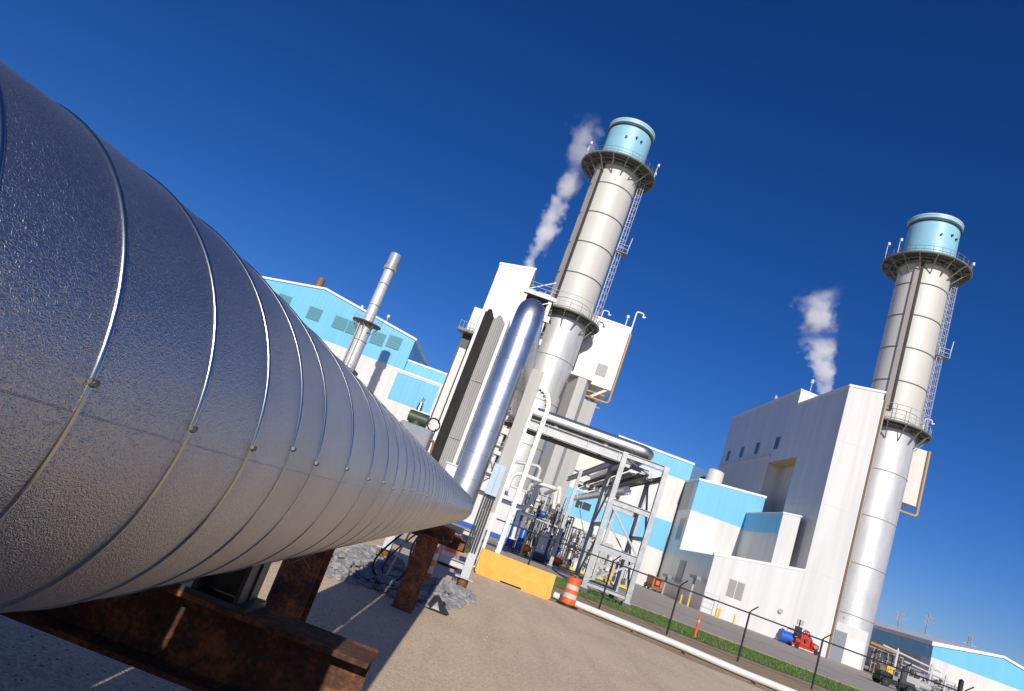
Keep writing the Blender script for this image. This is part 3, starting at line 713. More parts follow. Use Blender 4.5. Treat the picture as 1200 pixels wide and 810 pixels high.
def motor(p, L, mat, label):
    t = thing('pump_motor', p, label, 'motor', 'motors on the process skids')
    mb = MB(); mb.cyl(p + V((-L / 2, 0, .35)), p + V((L / 2, 0, .35)), .24, n=18); mb.build('casing', M[mat], t)
    mb = MB(); mb.cyl(p + V((L / 2, 0, .35)), p + V((L / 2 + .14, 0, .35)), .19, .14, 16); mb.build('fan_cover', M['darksteel'], t)
    mb = MB(); mb.box(p.x - L * .4, p.x + L * .4, p.y - .2, p.y + .2, p.z - .05, p.z + .12); mb.build('foot', M['darksteel'], t)
    mb = MB(); mb.box(p.x - .1, p.x + .1, p.y - .32, p.y - .2, p.z + .32, p.z + .5); mb.build('terminal_box', M[mat], t)
def skid(name, label, x0, x1, y, h, seed, mats, dens=14, base='darksteel', cat='pipe skid'):
    rg = random.Random(seed); t = thing(name, ((x0 + x1) / 2, y, 0), label, cat, 'process skids full of small pipes')
    mb = MB(); mb.box(x0, x1, y - 1, y + 1, .08, .28); mb.build('base', M[base], t)
    for x in (x0 + .06, (x0 + x1) / 2, x1 - .06):
        for yy_ in (y - .9, y + .9):
            mb = MB(); mb.box(x - .05, x + .05, yy_ - .05, yy_ + .05, .28, h); mb.build('frame_post', M['steel'], t)
    for z in (h * .55, h):
        for q in (-.9, .9): mb = MB(); mb.box(x0, x1, y + q - .06, y + q + .06, z - .1, z - .001); mb.build('frame_rail', M['steel'], t)
    for i in range(dens):
        xa = rg.uniform(x0 + .1, x1 - .1); pts = [V((xa, y + rg.uniform(-.7, .7), .28))]
        for k in range(rg.randint(2, 5)):
            p = pts[-1].copy(); ax_ = rg.choice('xyzz')
            if ax_ == 'x': p.x = rg.uniform(x0, x1)
            elif ax_ == 'y': p.y = y + rg.uniform(-1, 1)
            else: p.z = rg.uniform(.4, h)
            if (p - pts[-1]).length > .25: pts.append(p)
        if len(pts) < 2: pts.append(pts[-1] + V((0, 0, h * .6)))
        r = rg.choice((.03, .04, .05, .07)); mb = MB(); mb.tube(fillet(pts, .12, 4), r, 8)
        for p in pts[1:]: mb.cyl(p - V((0, 0, .02)), p + V((0, 0, .03)), r * 1.9, n=10)
        mb.build('pipe', M[rg.choice(mats)], t)
    for i in range(dens // 2):
        p = V((rg.uniform(x0 + .2, x1 - .2), y + rg.uniform(-.9, .3), rg.uniform(.5, h * .95)))
        mb = MB(); mb.rock(p, .01, rg); mb.cyl(p - V((.13, 0, 0)), p + V((.13, 0, 0)), .085, n=12); mb.cyl(p, p + V((0, 0, .22)), .05, .03, 10); mb.ring(p + V((0, 0, .24)), .11, .014, 16, 6); mb.build('valve', M[rg.choice(mats)], t)
    for i in range(dens // 4):
        p = V((rg.uniform(x0 + .2, x1 - .4), y + rg.uniform(-.9, 0), rg.uniform(.5, h * .8))); s_ = rg.uniform(.12, .28)
        mb = MB(); mb.box(p.x - s_, p.x + s_, p.y - .12, p.y + .12, p.z - s_, p.z + s_ * 1.3); mb.build('instrument_box', M[rg.choice(mats)], t, .01)
    return t
PM = ['palesteel', 'white_flat', 'steel', 'chrome', 'conduit', 'greypaint', 'darksteel', 'brown']
skid('pipe_skid', 'tangled pipe skid with brown valves above and behind the blue vessels', 1.9, 5.0, 54.5, 5.2, 41, PM + ['brown', 'darksteel', 'black', 'blueeq'], 44)
skid('pipe_skid', 'pipe skid in the shade between the blue vessels and the rack leg', 4.0, 6.2, 57, 4.0, 42, PM + ['navy', 'darksteel', 'blueeq'], 34)
skid('pipe_skid', 'pale pipe manifold behind the tower, left of its rear column', 6.6, 9.2, 60, 3.4, 43, ['white_flat', 'palesteel', 'cream', 'steel', 'conduit', 'darksteel'], 40, 'yel2')
skid('pipe_skid', 'low pipe manifold with yellow base seen through the tower', 9.6, 13.2, 63, 2.4, 44, ['palesteel', 'greypaint', 'steel', 'navy', 'white_flat'], 18, 'yel2')
motor(V((3.3, 52, 2.9)), .55, 'blueeq', 'blue motor high on the pipe skid above the blue vessels')
motor(V((3.0, 50, .3)), .4, 'orange', 'small orange pump at the foot of the tall blue vessel')
motor(V((5.5, 52, .2)), .5, 'orange', 'orange pump low on the skid behind the rack leg')
cb = thing('control_cabinet', (4.3, 52.5, 0), 'dark navy control cabinet in shadow left of the rear rack leg', 'cabinet')
mb = MB(); mb.box(3.75, 4.75, 52.2, 53.0, .1, 2.1); mb.build('enclosure', M['navy'], cb, .02)
for x in (3.8, 4.28):
    mb = MB(); mb.box(x, x + .43, 52.17, 52.2, .2, 2.0); o = mb.build('door', M['navy'], cb)
    mb = MB(); mb.box(x + .36, x + .39, 52.15, 52.17, .95, 1.2); mb.build('handle', M['chrome'], o)
def bollard(p, label, h=1.1):
    t = thing('bollard', p, label, 'bollard', 'yellow bollards'); mb = MB(); mb.lathe(p, [(.11, 0), (.11, h - .08), (.085, h - .02), (.03, h)], 14); mb.build('post', M['yel2'], t)
    mb = MB(); mb.lathe(p, [(.2, 0), (.2, .03)], 14); mb.build('footing', M['greypaint'], t)
bl = [(797, 705.5, 87, 'yellow bollard by the shaded wall, left of the pair'), (805.7, 709.5, 86.5, 'yellow bollard by the shaded wall, right of the pair'), (838, 725, 84, 'yellow bollard below the louvre, left one of a close pair'), (841, 726, 84.6, 'yellow bollard below the louvre, right one of a close pair'), (859, 731.5, 84, 'single yellow bollard right of the louvre')]
for x, y, Y, l in bl: q = atY(x, y, Y); bollard(V((q.x, Y, 0)), l)
for x, y, Y, l in [(590, 624, 50, 'yellow bollard left of the tall blue vessel'), (614, 640, 50, 'yellow bollard at the foot of the shorter blue vessel'), (722, 655, 60, 'yellow bollard seen through the tower, beside the low manifold')]: q = atY(x, y, Y); bollard(V((q.x, Y, 0)), l, 1.5)
lw = thing('low_building', (0, 70, 0), 'low white building with a blue base stripe behind the goalpost frame', 'building')
mb = MB(); mb.box(-6, 2.3, 70, 76, .5, 5.2); mb.build('wall', M['white'], lw)
mb = MB(); mb.box(-6, 2.3, 69.99, 76, 0, .5); mb.build('base_stripe', M['blueeq'], lw)
mb = MB(); mb.box(-6.1, 2.4, 69.9, 76.1, 5.2, 5.35); mb.build('roof', M['offwhite'], lw)
mb = MB(); mb.box(-1.2, -.2, 69.95, 69.988, .05, 2.1); mb.build('door', M['greypaint'], lw)
# ------------------------------------------------------------------ stacks
def make_stack(cx, cy, label, zlow=31.7, zup=56.8, ztop=64.2, cond=-118, lad=-10, base=True):
    t = thing('chimney_stack', (cx, cy, 0), label, 'chimney', 'tall twin stacks')
    c = V((cx, cy, 0)); R = 3.45
    pol = lambda r, a, z: V((cx + r * math.cos(math.radians(a)), cy + r * math.sin(math.radians(a)), z))
    mb = MB(); mb.lathe(c, [(R - .45, 0), (R - .1, zlow - 6), (R - .1, zlow - .4)], 64); lo = mb.build('lower_shaft', M['clad'], t)
    z = 6.0
    while z < zlow - 1: mb = MB(); mb.ring((cx, cy, z), R - .45 + .35 * min(1, z / (zlow - 6)) + .02, .07, 64, 6); mb.build('band', M['greypaint'], lo); z += 6.4
    mb = MB(); mb.lathe(c, [(R, zlow - .4), (R, zup + 1.)], 64); us = mb.build('upper_shaft', M['stackwhite'], t)
    for k in range(1, 5):
        z = zlow + (zup - zlow) * (k * .2 + .05) ; mb = MB(); mb.ring((cx, cy, z), R + .02, .09, 64, 6); mb.build('band', M['platform'], us)
    mb = MB(); mb.lathe(c, [(R - .02, zup + .2), (R - .02, ztop - .5), (R + .22, ztop - .42), (R + .22, ztop), (R - .2, ztop)], 64); cp = mb.build('cap', M['capblue'], t)
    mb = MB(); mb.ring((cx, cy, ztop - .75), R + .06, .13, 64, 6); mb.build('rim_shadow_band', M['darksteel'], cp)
    mb = MB(); mb.lathe(c, [(R - .25, ztop + .02), (R + .26, ztop + .02), (R + .26, ztop + .22), (R - .25, ztop + .22)], 64); mb.build('rim', M['stackwhite'], cp)
    for a, z in ((-100, ztop - 3), (-75, ztop - 2.6), (-60, ztop - 2.8)):
        mb = MB(); q = pol(R, a, z); mb.cyl(q, pol(R + .25, a, z), .16, n=10); mb.build('port', M['darksteel'], cp)
    def ring_platform(z, Ro, nbr, drum):
        pf = MB(); n = 64
        vs = []
        for zz in (z - .08, z + .08):
            for r in (R + .05, Ro):
                for i in range(n): vs.append(pol(r, 360 * i / n, zz))
        fs = []
        for i in range(n):
            j = (i + 1) % n
            fs += [(i, j, n + j, n + i), (2 * n + i, 3 * n + i, 3 * n + j, 2 * n + j), (n + i, n + j, 3 * n + j, 3 * n + i), (i, 2 * n + i, 2 * n + j, j)]
        pf.add(vs, fs); P = pf.build('platform', M['gratedark'], t)
        mb = MB(); mb.ring((cx, cy, z + .02), Ro + .03, .16, 64, 6); mb.build('rim_channel', M['platform'], P)
        mb = MB(); mb.ring((cx, cy, z - .5), R + .1, .14, 64, 6); mb.ring((cx, cy, z - .2), (R + Ro) / 2, .09, 64, 6); mb.build('ring_beam', M['platform'], P)
        for i in range(nbr):
            a = 360 * i / nbr + 7; mb = MB(); mb.bar(pol(Ro - .1, a, z - .1), pol(R + .02, a, z - 2.1), .13, .13); mb.bar(pol(R, a, z - .2), pol(Ro, a, z - .2), .12, .25); mb.build('bracket', M['platform'], P)
        rl = MB()
        for h in (.55, 1.1): rl.ring((cx, cy, z + h), Ro - .05, .03, 64, 5)
        for i in range(32): q = pol(Ro - .05, 360 * i / 32, z); rl.cyl(q, q + V((0, 0, 1.1)), .03, n=6)
        rl.build('handrail', M['palesteel'] if drum else M['platform'], P)
        return P
    ring_platform(zup, 5.75, 16, False); ring_platform(zlow, 5.0, 14, True)
    # railing panels close to the shaft
    mb = MB(); n = 16
    for i in range(n):
        a = 360 * i / n; q = pol(R + .9, a, zlow + .1); mb.box(q.x - .04, q.x + .04, q.y - .04, q.y + .04, zlow + .1, zlow + 2.6)
    mb.ring((cx, cy, zlow + 1.3), R + .9, .04, 48, 5); mb.ring((cx, cy, zlow + 2.6), R + .9, .04, 48, 5); mb.build('inner_rail', M['greypaint'], t)
    mb = MB(); mb.lathe(c, [(R + .03, zlow + .1), (R + .03, zlow + 2.4)], 64); mb.build('skirt', M['offwhite'], us)
    # cable cover up the shaft
    for da, w, mt in ((0, .32, 'conduit'), (9, .14, 'darksteel')):
        mb = MB(); a = cond + da; q = pol(R + .18, a, 0); s_ = V((-math.sin(math.radians(a)), math.cos(math.radians(a)), 0)); o_ = V((math.cos(math.radians(a)), math.sin(math.radians(a)), 0))
        mb.obox(q + V((0, 0, (zlow + zup) / 2 + .6)), s_ * w, o_ * .16, V((0, 0, (zup - zlow) / 2 - 1.2))); mb.build('cable_cover', M[mt], t)
    # caged ladder
    lg = MB(); a = lad; s_ = V((-math.sin(math.radians(a)), math.cos(math.radians(a)), 0)) * .3
    for q in (-1, 1): lg.tube([pol(R + .35, a, zlow) + s_ * q, pol(R + .35, a, zup) + s_ * q], .05, 6)
    z = zlow
    while z < zup: lg.tube([pol(R + .35, a, z) - s_, pol(R + .35, a, z) + s_], .03, 5); z += .7
    lg.build('ladder', M['palesteel'], t)
    cg = MB(); z = zlow + 2.4
    while z < zup - .5:
        pts = [pol(R + .35, a, z) - s_ * 1.3 + (pol(1, a, 0) - c) * 0]
        o_ = pol(1, a, 0) - c
        cg.tube([pol(R + .35, a, z) + s_ * 1.4 * math.cos(math.radians(tt)) + o_ * .85 * math.sin(math.radians(tt)) for tt in range(0, 181, 30)], .035, 5); z += 1.1
    for tt in (30, 70, 110, 150): cg.tube([pol(R + .35, a, zlow + 2.4) + s_ * 1.4 * math.cos(math.radians(tt)) + o_ * .85 * math.sin(math.radians(tt)), pol(R + .35, a, zup - .5) + s_ * 1.4 * math.cos(math.radians(tt)) + o_ * .85 * math.sin(math.radians(tt))], .025, 5)
    cg.build('ladder_cage', M['palesteel'], t)
    zr = zlow + (zup - zlow) * .5; q = pol(R + 1.0, lad + 4, zr); lp = MB(); lp.box(q.x - .8, q.x + .9, q.y - .8, q.y + .8, zr - .1, zr + .02)
    rp_ = lp.build('rest_platform', M['platform'], t); lp = MB()
    for dx in (-.75, .85):
        for dy in (-.75, .75): lp.cyl((q.x + dx, q.y + dy, zr), (q.x + dx, q.y + dy, zr + 1.2), .035, n=6)
    for h in (.6, 1.2): lp.tube([(q.x + .85, q.y + .75, zr + h), (q.x + .85, q.y - .75, zr + h), (q.x - .75, q.y - .75, zr + h)], .03, 6)
    lp.tube([(q.x + .85, q.y - .75, zr + 1), (q.x + .95, q.y - .8, zr + 2.6)], .05, 6); lp.build('handrail', M['lamp'], rp_)
    # beacons on the upper platform
    for a in (170, -20, -160, 15):
        q = pol(5.75, a, zup); mb = MB(); mb.cyl(q, q + V((0, 0, 3.2 if a in (170, 15) else 2.6)), .06, n=6); o = mb.build('beacon_mast', M['palesteel'], t)
        mb = MB(); e = q + V((0, 0, 2.6 if a in (170, 15) else 2.1)); mb.cyl(e + V((.1, -.1, 0)), e + V((.1, -.1, .45)), .2, .16, 10); mb.build('lamp', M['lamp'], o)
    # gooseneck lamp on the lower platform
    q = pol(4.9, 8, zlow); gl = MB(); gl.tube(fillet([q, q + V((0, 0, 3.6)), q + V((.9, -.2, 3.6)), q + V((.9, -.2, 3.0)), q + V((1.25, -.25, 3.2))], .3), .09, 8); gl.build('gooseneck', M['lamp'], t)
    if base:
        mb = MB(); xb = atY(1009, 783, cy - 3.9).x; mb.box(cx - 3.9, xb, cy - 3.9, cy + 1.2, 0, 4.6); bb = mb.build('base_housing', M['white'], t)
        mb = MB(); mb.box(cx - 1.3, xb - .3, cy - 3.93, cy - 3.905, .05, 3.2); mb.build('roller_door', M['white_flat'], bb)
        mb = MB(); mb.box(cx - 3.2, cx - 1.7, cy - 4.3, cy - 3.91, 0, 3.6); mb.build('cabinet', M['box'], bb)
    return t
S1 = (.42, 97.0); S2 = (48.1, 95.0)
make_stack(*S1, 'tall white and silver stack with a blue cap in the middle of the picture', cond=-140, lad=-8, base=False)
make_stack(*S2, 'tall blue-capped silver and white stack on the right, beside the tall white building', cond=-132, lad=-12)

# ------------------------------------------------------------------ right hand boiler building
FYB = 88.0
hb = thing('boiler_building', (40, 100, 0), 'tall white boiler building with a blue-topped box, beside the right hand stack', 'building')
def fp(pts, Y): return [atY(x, y, Y) for x, y in pts]
def slab(name, pts, Y, depth, mat, parent, snap0=True):
    mb = MB(); mb.prism(pts, V((0, depth, 0))); return mb.build(name, mat, parent)
XA, XT, XE = 27.35, 38.37, 42.95
def v3(x, y, z): return V((x, y, z))
slab('tower_front', [v3(XT, FYB, 0), v3(XE, FYB, 0), v3(XE, FYB, 34.05), v3(XT, FYB, 33.34)], FYB, 11.2, M['white'], hb)
slab('tower_middle', [v3(XT, 99.2, 24.6), v3(XE, 99.2, 24.6), v3(XE, 99.2, 34.03), v3(XT, 99.2, 33.32)], FYB, 4.81, M['white'], hb)
mb = MB(); mb.box(XT + 2.2, XE, 99.2, 109.6, 0, 24.6); mb.build('recess_wall', M['white'], hb)
mb = MB(); mb.prism([v3(XT - .12, FYB - .12, 33.30), v3(XE + .12, FYB - .12, 34.02), v3(XE + .12, FYB - .12, 34.32), v3(XT - .12, FYB - .12, 33.60)], V((0, 16.1, 0))); mb.build('coping', M['white_flat'], hb)
slab('tower_rear', [v3(XT, 104.01, 24.6), v3(50, 104.01, 24.6), v3(50, 104.01, 35.2), v3(XT, 104.01, 35.85)], 0, 31.5, M['white'], hb)
mb = MB(); mb.box(XT, XE, 109.6, 135.5, 0, 24.6); mb.build('tower_rear_base', M['white'], hb)
mb = MB(); mb.prism([v3(XT - .12, 103.9, 35.83), v3(50, 103.9, 35.2), v3(50, 103.9, 35.42), v3(XT - .12, 103.9, 36.07)], V((0, 31.7, 0))); mb.build('coping', M['white_flat'], hb)
mb = MB(); mb.box(XT - .1, XT - .005, 109.5, 135.2, 0, 25.5); mb.build('lower_block', M['offwhite'], hb)
mb = MB(); mb.box(XT - .25, XT - .004, 109.45, 135.3, 25.502, 25.75); mb.build('ledge', M['offwhite'], hb)
# recessed slot with a soffit
for a, b, c in (((XT - .8, XT - .004), (104.3, 104.9), (0, 25.2)),):
    pass
mb = MB(); mb.box(XT + .02, XT + 2.19, 99.3, 109.4, 24.4, 24.598); mb.build('soffit', painted('soffit', (.55, .42, .18), .5), hb)
mb = MB(); mb.box(XT + 1.4, XT + 2.19, 99.3, 109.3, 13.4, 13.9); mb.build('sill', M['darksteel'], hb)
for px, py in ((853.5, 534.5), (869.5, 530), (887.5, 525.5), (910.8, 519.5)):
    q = atX(px, py, XT); w = 1.0; fr = MB(); fr.box(XT - .06, XT - .003, q.y - w * .9, q.y + w * .9, q.z - 1.1, q.z + 1.1); f = fr.build('window', M['greypaint'], hb)
    mb = MB(); mb.box(XT - .075, XT - .062, q.y - w * .75, q.y + w * .75, q.z - .95, q.z + .95); mb.build('pane', M['window'], f)
for z in (9.1, 17.5, 26.0):
    mb = MB(); mb.box(XT + .05, XE - .05, FYB - .02, FYB - .003, z, z + .07); mb.build('panel_joint', M['offwhite'], hb)
    mb = MB(); mb.box(XT - .02, XT - .003, FYB + .05, 99.1, z, z + .07); mb.build('panel_joint', M['offwhite'], hb)
# low annex with a rising parapet
slab('annex', [v3(XA, FYB, 0), v3(XT - .01, FYB, 0), v3(XT - .01, FYB, 8.72), v3(XA, FYB, 6.82)], 0, 40, M['white'], hb)
mb = MB(); mb.prism([v3(XA - .1, FYB - .08, 6.80), v3(XT - .02, FYB - .08, 8.72), v3(XT - .02, FYB - .08, 9.02), v3(XA - .1, FYB - .08, 7.1)], V((0, .5, 0))); mb.build('coping', M['white_flat'], hb)
a, b = atY(872, 665, FYB), atY(852, 698, FYB)
ql = [atY(*p, FYB) for p in ((855.5, 678), (874, 684.8), (868.5, 704.5), (849.5, 697.5))]
x0, x1, z0, z1 = (ql[0].x + ql[3].x) / 2, (ql[1].x + ql[2].x) / 2, (ql[2].z + ql[3].z) / 2, (ql[0].z + ql[1].z) / 2
for k in (0, 1):
    xa = x0 + (x1 - x0) * k / 2 + .05; mb = MB(); mb.box(xa, xa + (x1 - x0) / 2 - .1, FYB - .06, FYB - .004, z0, z1); lv = mb.build('louvre', M['louvre'], hb)
    mb = MB(); z = z0 + .1
    while z < z1 - .1: mb.box(xa + .08, xa + (x1 - x0) / 2 - .18, FYB - .10, FYB - .062, z, z + .06); z += .16
    mb.build('blades', M['louvre'], lv)
# blue and white box
YB = 104.4; XB1 = atY(897.3, 583.7, YB).x
zt0, zt1 = atY(818.7, 562.4, YB).z, atY(897.3, 583.7, YB).z
zm0, zm1 = atY(809.3, 597.3, YB).z, atY(870, 619.3, YB).z
zm1 = zm0 + (zm1 - zm0) * (XB1 - XA) / (atY(870, 619.3, YB).x - XA)
slab('box_white', [v3(XA + .004, YB, 5), v3(XB1, YB, 5), v3(XB1, YB, zm1), v3(XA + .004, YB, zm0)], 0, 33, M['white'], hb)
slab('box_blue', [v3(XA + .004, YB, zm0), v3(XB1, YB, zm1), v3(XB1, YB, zt1), v3(XA + .004, YB, zt0)], 0, 2.0, M['blue'], hb)
slab('box_rear', [v3(XA + .006, YB + 2.0, zm0), v3(XB1, YB + 2.0, zm1), v3(XB1, YB + 2.0, zt1 - .02), v3(XA + .006, YB + 2.0, zt0 - .02)], 0, 31, M['greypaint'], hb)
mb = MB(); mb.prism([v3(XA - .1, YB - .1, zt0 - .02), v3(XB1 + .1, YB - .1, zt1 - .02), v3(XB1 + .1, YB - .1, zt1 + .3), v3(XA - .1, YB - .1, zt0 + .3)], V((0, 33, 0))); mb.build('coping', M['white_flat'], hb)
for px, py, hh, ww in ((798, 620, 3.4, 1.6), (797.5, 670, 3.2, 1.5)):
    q = atX(px, py, XA); fr = MB(); fr.box(XA - .08, XA - .003, q.y - ww, q.y + ww, q.z - hh / 2, q.z + hh / 2); f = fr.build('window', M['greypaint'], hb)
    mb = MB(); mb.box(XA - .1, XA - .082, q.y - ww * .85, q.y + ww * .85, q.z - hh * .42, q.z + hh * .42); mb.build('pane', M['box'], f)
q = atY(836, 564, 110); mb = MB(); mb.lathe((q.x, 110, 16), [(1.3, 0), (1.3, 4.4), (.9, 4.6)], 20); mb.build('roof_vent', M['cream'], hb)
# small block with the teal flank
YC = 91.0; c0, c1 = atY(918.3, 602, YC), atY(938.7, 606, YC)
slab('small_block', [v3(c0.x, YC, 6.5), v3(c1.x, YC, 6.5), v3(c1.x, YC, c1.z), v3(c0.x, YC, c0.z)], 0, 13.3, M['white'], hb)
mb = MB(); mb.box(c0.x - .05, c0.x - .004, YC + .05, YC + 13.2, c0.z - 2.6, c0.z - .05); mb.build('blue_stripe', M['blue'], hb)
mb = MB(); mb.prism([v3(c0.x - .12, YC - .1, c0.z - .02), v3(c1.x + .1, YC - .1, c1.z - .02), v3(c1.x + .1, YC - .1, c1.z + .2), v3(c0.x - .12, YC - .1, c0.z + .2)], V((0, 13.4, 0))); mb.build('coping', M['white_flat'], hb)
# pipes down the right hand corner
for i, (dx, r, mt) in enumerate(((.14, .1, 'lamp'), (.36, .09, 'brown'), (.6, .13, 'conduit'))):
    mb = MB(); mb.tube([(XE + dx, FYB + .3, 0), (XE + dx, FYB + .3, 33.2)], r, 8); mb.build('downpipe', M[mt], hb)
# roof clutter
for px, py, Y, h in ((908.5, 470, 118, 1.4), (949.5, 458, 107, 2.6)):
    q = atY(px, py, Y); mb = MB(); mb.cyl((q.x, Y, 35.5), (q.x, Y, 35.9 + h), .06, n=6); o = mb.build('roof_lamp', M['palesteel'], hb); mb = MB(); mb.cyl((q.x, Y, 35.9 + h), (q.x, Y, 36.5 + h), .25, n=10); mb.build('lamp', M['lamp'], o)
mb = MB()
for i in range(5): x = 43.2 + i * 1.3; mb.cyl((x, 108, 35), (x, 108, 36.6 + (i % 2) * .5), .5, n=12)
mb.box(42.5, 49, 107, 109, 35.2, 36.4); mb.build('roof_vents', M['darksteel'], hb)
mb = MB()
for x in (44.2,): mb.box(x - .12, x + .12, FYB - .12, FYB - .004, 5, 5.3)
q = atY(914, 716, FYB); mb.cyl((q.x, FYB - .25, q.z), (q.x, FYB - .01, q.z), .3, .22, 12); mb.build('wall_fan', M['greypaint'], hb)
q = atY(939, 730, FYB); mb = MB(); mb.box(q.x - .5, q.x + .3, FYB - .1, FYB - .004, q.z - .2, q.z + .3); mb.build('wall_sign', M['greypaint'], hb)
for px, py in ((832, 708), (937, 742)):
    q = atY(px, py, FYB - 1.3); t = thing('handrail_frame', (q.x, FYB - 1.3, 0), 'thin grey pipe frame standing by the white wall, ' + ('below the louvre' if px < 900 else 'behind the red machine'), 'rail', 'thin pipe frames by the white wall')
    mb = MB(); mb.tube(fillet([(q.x - .9, FYB - 1.3, 0), (q.x - .9, FYB - 1.3, 2.3), (q.x + .9, FYB - 1.3, 2.3), (q.x + .9, FYB - 1.3, 0)], .12), .035, 6); mb.build('tube', M['greypaint'], t)
    mb = MB(); mb.tube([(q.x - .9, FYB - 1.3, 1.2), (q.x + .9, FYB - 1.3, 1.2)], .025, 6); mb.build('midrail', M['greypaint'], t)
# lights and plant along the shaded wall
def yard_light(px, py, Y, label):
    q = atX(px, py, XA - .9); t = thing('wall_heater_post', (q.x, q.y, 0), label, 'post', 'T-shaped posts by the shaded wall')
    mb = MB(); mb.cyl((q.x, q.y, 0), (q.x, q.y, q.z - .3), .16, n=10); mb.build('post', M['greypaint'], t)
    mb = MB(); mb.box(q.x - .25, q.x + .25, q.y - 1.6, q.y + 1.6, q.z - .3, q.z + .1); mb.build('head', M['box'], t)
    mb = MB(); mb.box(q.x + .252, q.x + .85, q.y - .05, q.y + .05, q.z - .2, q.z - .1); mb.build('bracket', M['box'], t)
yard_light(815, 675.5, 0, 'grey T-shaped post by the shaded wall, nearest the white annex'); yard_light(761, 661, 0, 'grey T-shaped post by the shaded wall, behind the tower column'); yard_light(782, 674, 0, 'grey T-shaped post by the shaded wall, right of the orange generator')
q = atX(767, 692, 25.8); gn = thing('generator', (q.x, q.y, 0), 'orange portable generator standing by the shaded wall', 'generator')
mb = MB(); mb.box(24.6, 26.0, q.y - 2.6, q.y + 1.6, .5, 2.0); mb.build('canopy', M['dullorange'], gn, .08)
mb = MB(); mb.box(24.85, 25.75, q.y - 2.66, q.y - 2.602, .7, 1.8); mb.build('grille', M['black'], gn)
mb = MB(); mb.box(25.05, 25.55, q.y - 2.7, q.y - 2.662, .95, 1.55); mb.build('end_panel', M['orange'], gn)
mb = MB(); mb.box(24.55, 26.05, q.y - 2.7, q.y + 1.7, .25, .5); mb.build('trailer_frame', M['brown'], gn)
for dy in (-1.6, .8):
    for x in (24.45, 26.15): mb = MB(); mb.cyl((x - .12, q.y + dy, .38), (x + .12, q.y + dy, .38), .38, n=18); mb.build('wheel', M['black'], gn)
# red machine, drum
q = atY(941, 764, 83.2); rm = thing('red_pump', (q.x, 83.2, 0), 'bright red pump machine parked against the white wall', 'machine')
x = q.x
mb = MB(); mb.box(x - 2.2, x + 2.0, 82.3, 84.1, .25, .55); mb.build('skid_base', M['red'], rm)
mb = MB(); mb.box(x - 1.0, x + .5, 82.6, 83.9, .552, 1.9); mb.build('engine_cover', M['red'], rm, .08)
mb = MB(); mb.cyl((x - 1.6, 83, .95), (x - 1.02, 83, .95), .4, n=16); mb.build('pump_casing', M['red'], rm); mb = MB(); mb.cyl((x + .52, 82.9, 1.0), (x + 1.7, 82.9, .9), .5, .38, 16); mb.build('gearbox', M['red'], rm); mb = MB(); mb.box(x - .8, x + .3, 82.9, 83.7, 1.902, 2.2); mb.build('fuel_tank', M['red'], rm)
mb = MB(); mb.bar((x - .6, 82.7, 1.9), (x - .1, 82.7, 2.5), .14, .14); mb.bar((x + .8, 82.7, 1.3), (x - .1, 82.7, 2.5), .14, .14); mb.bar((x - .6, 83.8, 1.9), (x - .1, 83.8, 2.5), .14, .14); mb.bar((x + .8, 83.8, 1.3), (x - .1, 83.8, 2.5), .14, .14); mb.bar((x - .1, 82.7, 2.5), (x - .1, 83.8, 2.5), .16, .16); mb.build('lifting_frame', M['red'], rm)
mb = MB(); mb.box(x - 1.7, x - 1.05, 82.7, 83.6, 1.4, 2.7); mb.cyl((x - 1.4, 83.1, 2.7), (x - 1.4, 83.1, 3.6), .09, n=8); mb.build('engine', M['black'], rm)
mb = MB(); mb.cyl((x - .3, 82.58, 1.3), (x - .3, 82.3, 1.3), .22, n=14); mb.build('hose_coupling', M['darksteel'], rm); mb = MB(); mb.cyl((x + 1.1, 82.5, .95), (x + 1.1, 82.25, .95), .25, n=14); mb.build('hose_coupling', M['chrome'], rm)
for dx in (-1.5, 1.3): mb = MB(); mb.cyl((x + dx, 82.1, .3), (x + dx, 82.35, .3), .3, n=16); mb.build('wheel', M['black'], rm)
rm.scale = (.8, .85, .85)
q = atY(922, 757, 84); q.x -= .35; bd = thing('water_tank', (q.x, 84, 0), 'bright blue plastic drum lying by the white wall left of the red machine', 'drum')
mb = MB(); mb.cyl((q.x - .75, 84, .72), (q.x + .75, 84, .72), .68, n=22); mb.build('body', M['tank'], bd, .06)
mb = MB(); mb.cyl((q.x - .5, 84, 1.36), (q.x - .5, 84, 1.5), .16, n=12); mb.build('lid', M['navy'], bd)
mb = MB(); mb.box(q.x - .7, q.x + .7, 83.6, 84.4, 0, .12); mb.build('cradle', M['navy'], bd)
# ------------------------------------------------------------------ left hand boiler
YH = 90.0
lb = thing('boiler_building', (-5, 95, 0), 'left hand boiler tower with a tall dark slotted duct, behind the riser pipe', 'building')
tl, tr_ = atY(586, 310, YH), atY(627.3, 316.7, YH)
slab('tower_head', [v3(tl.x, YH, 12), v3(tr_.x, YH, 12), v3(tr_.x, YH, tr_.z), v3(tl.x, YH, tl.z)], 0, 14, M['white'], lb)
mb = MB(); mb.prism([v3(tl.x - .1, YH - .1, tl.z - .02), v3(tr_.x + .1, YH - .1, tr_.z - .02), v3(tr_.x + .1, YH - .1, tr_.z + .3), v3(tl.x - .1, YH - .1, tl.z + .3)], V((0, 14.2, 0))); mb.build('coping', M['white_flat'], lb)
YD = 84.0
l0, l1, r0, r1 = atY(567, 363, YD), atY(506, 520, YD), atY(601, 371, YD), atY(523, 560, YD)
xl, xr = (l0.x + l1.x) / 2, (r0.x + r1.x) / 2; zt = l0.z
mb = MB(); mb.box(xl - .1, xl + .26, YD, YD + 5.9, 0, zt + .2); mb.build('side_post', M['white_flat'], lb)
mb = MB(); mb.box(xr - .26, xr + .12, YD, YD + 5.9, 0, zt + .1); mb.build('side_post', M['white_flat'], lb)
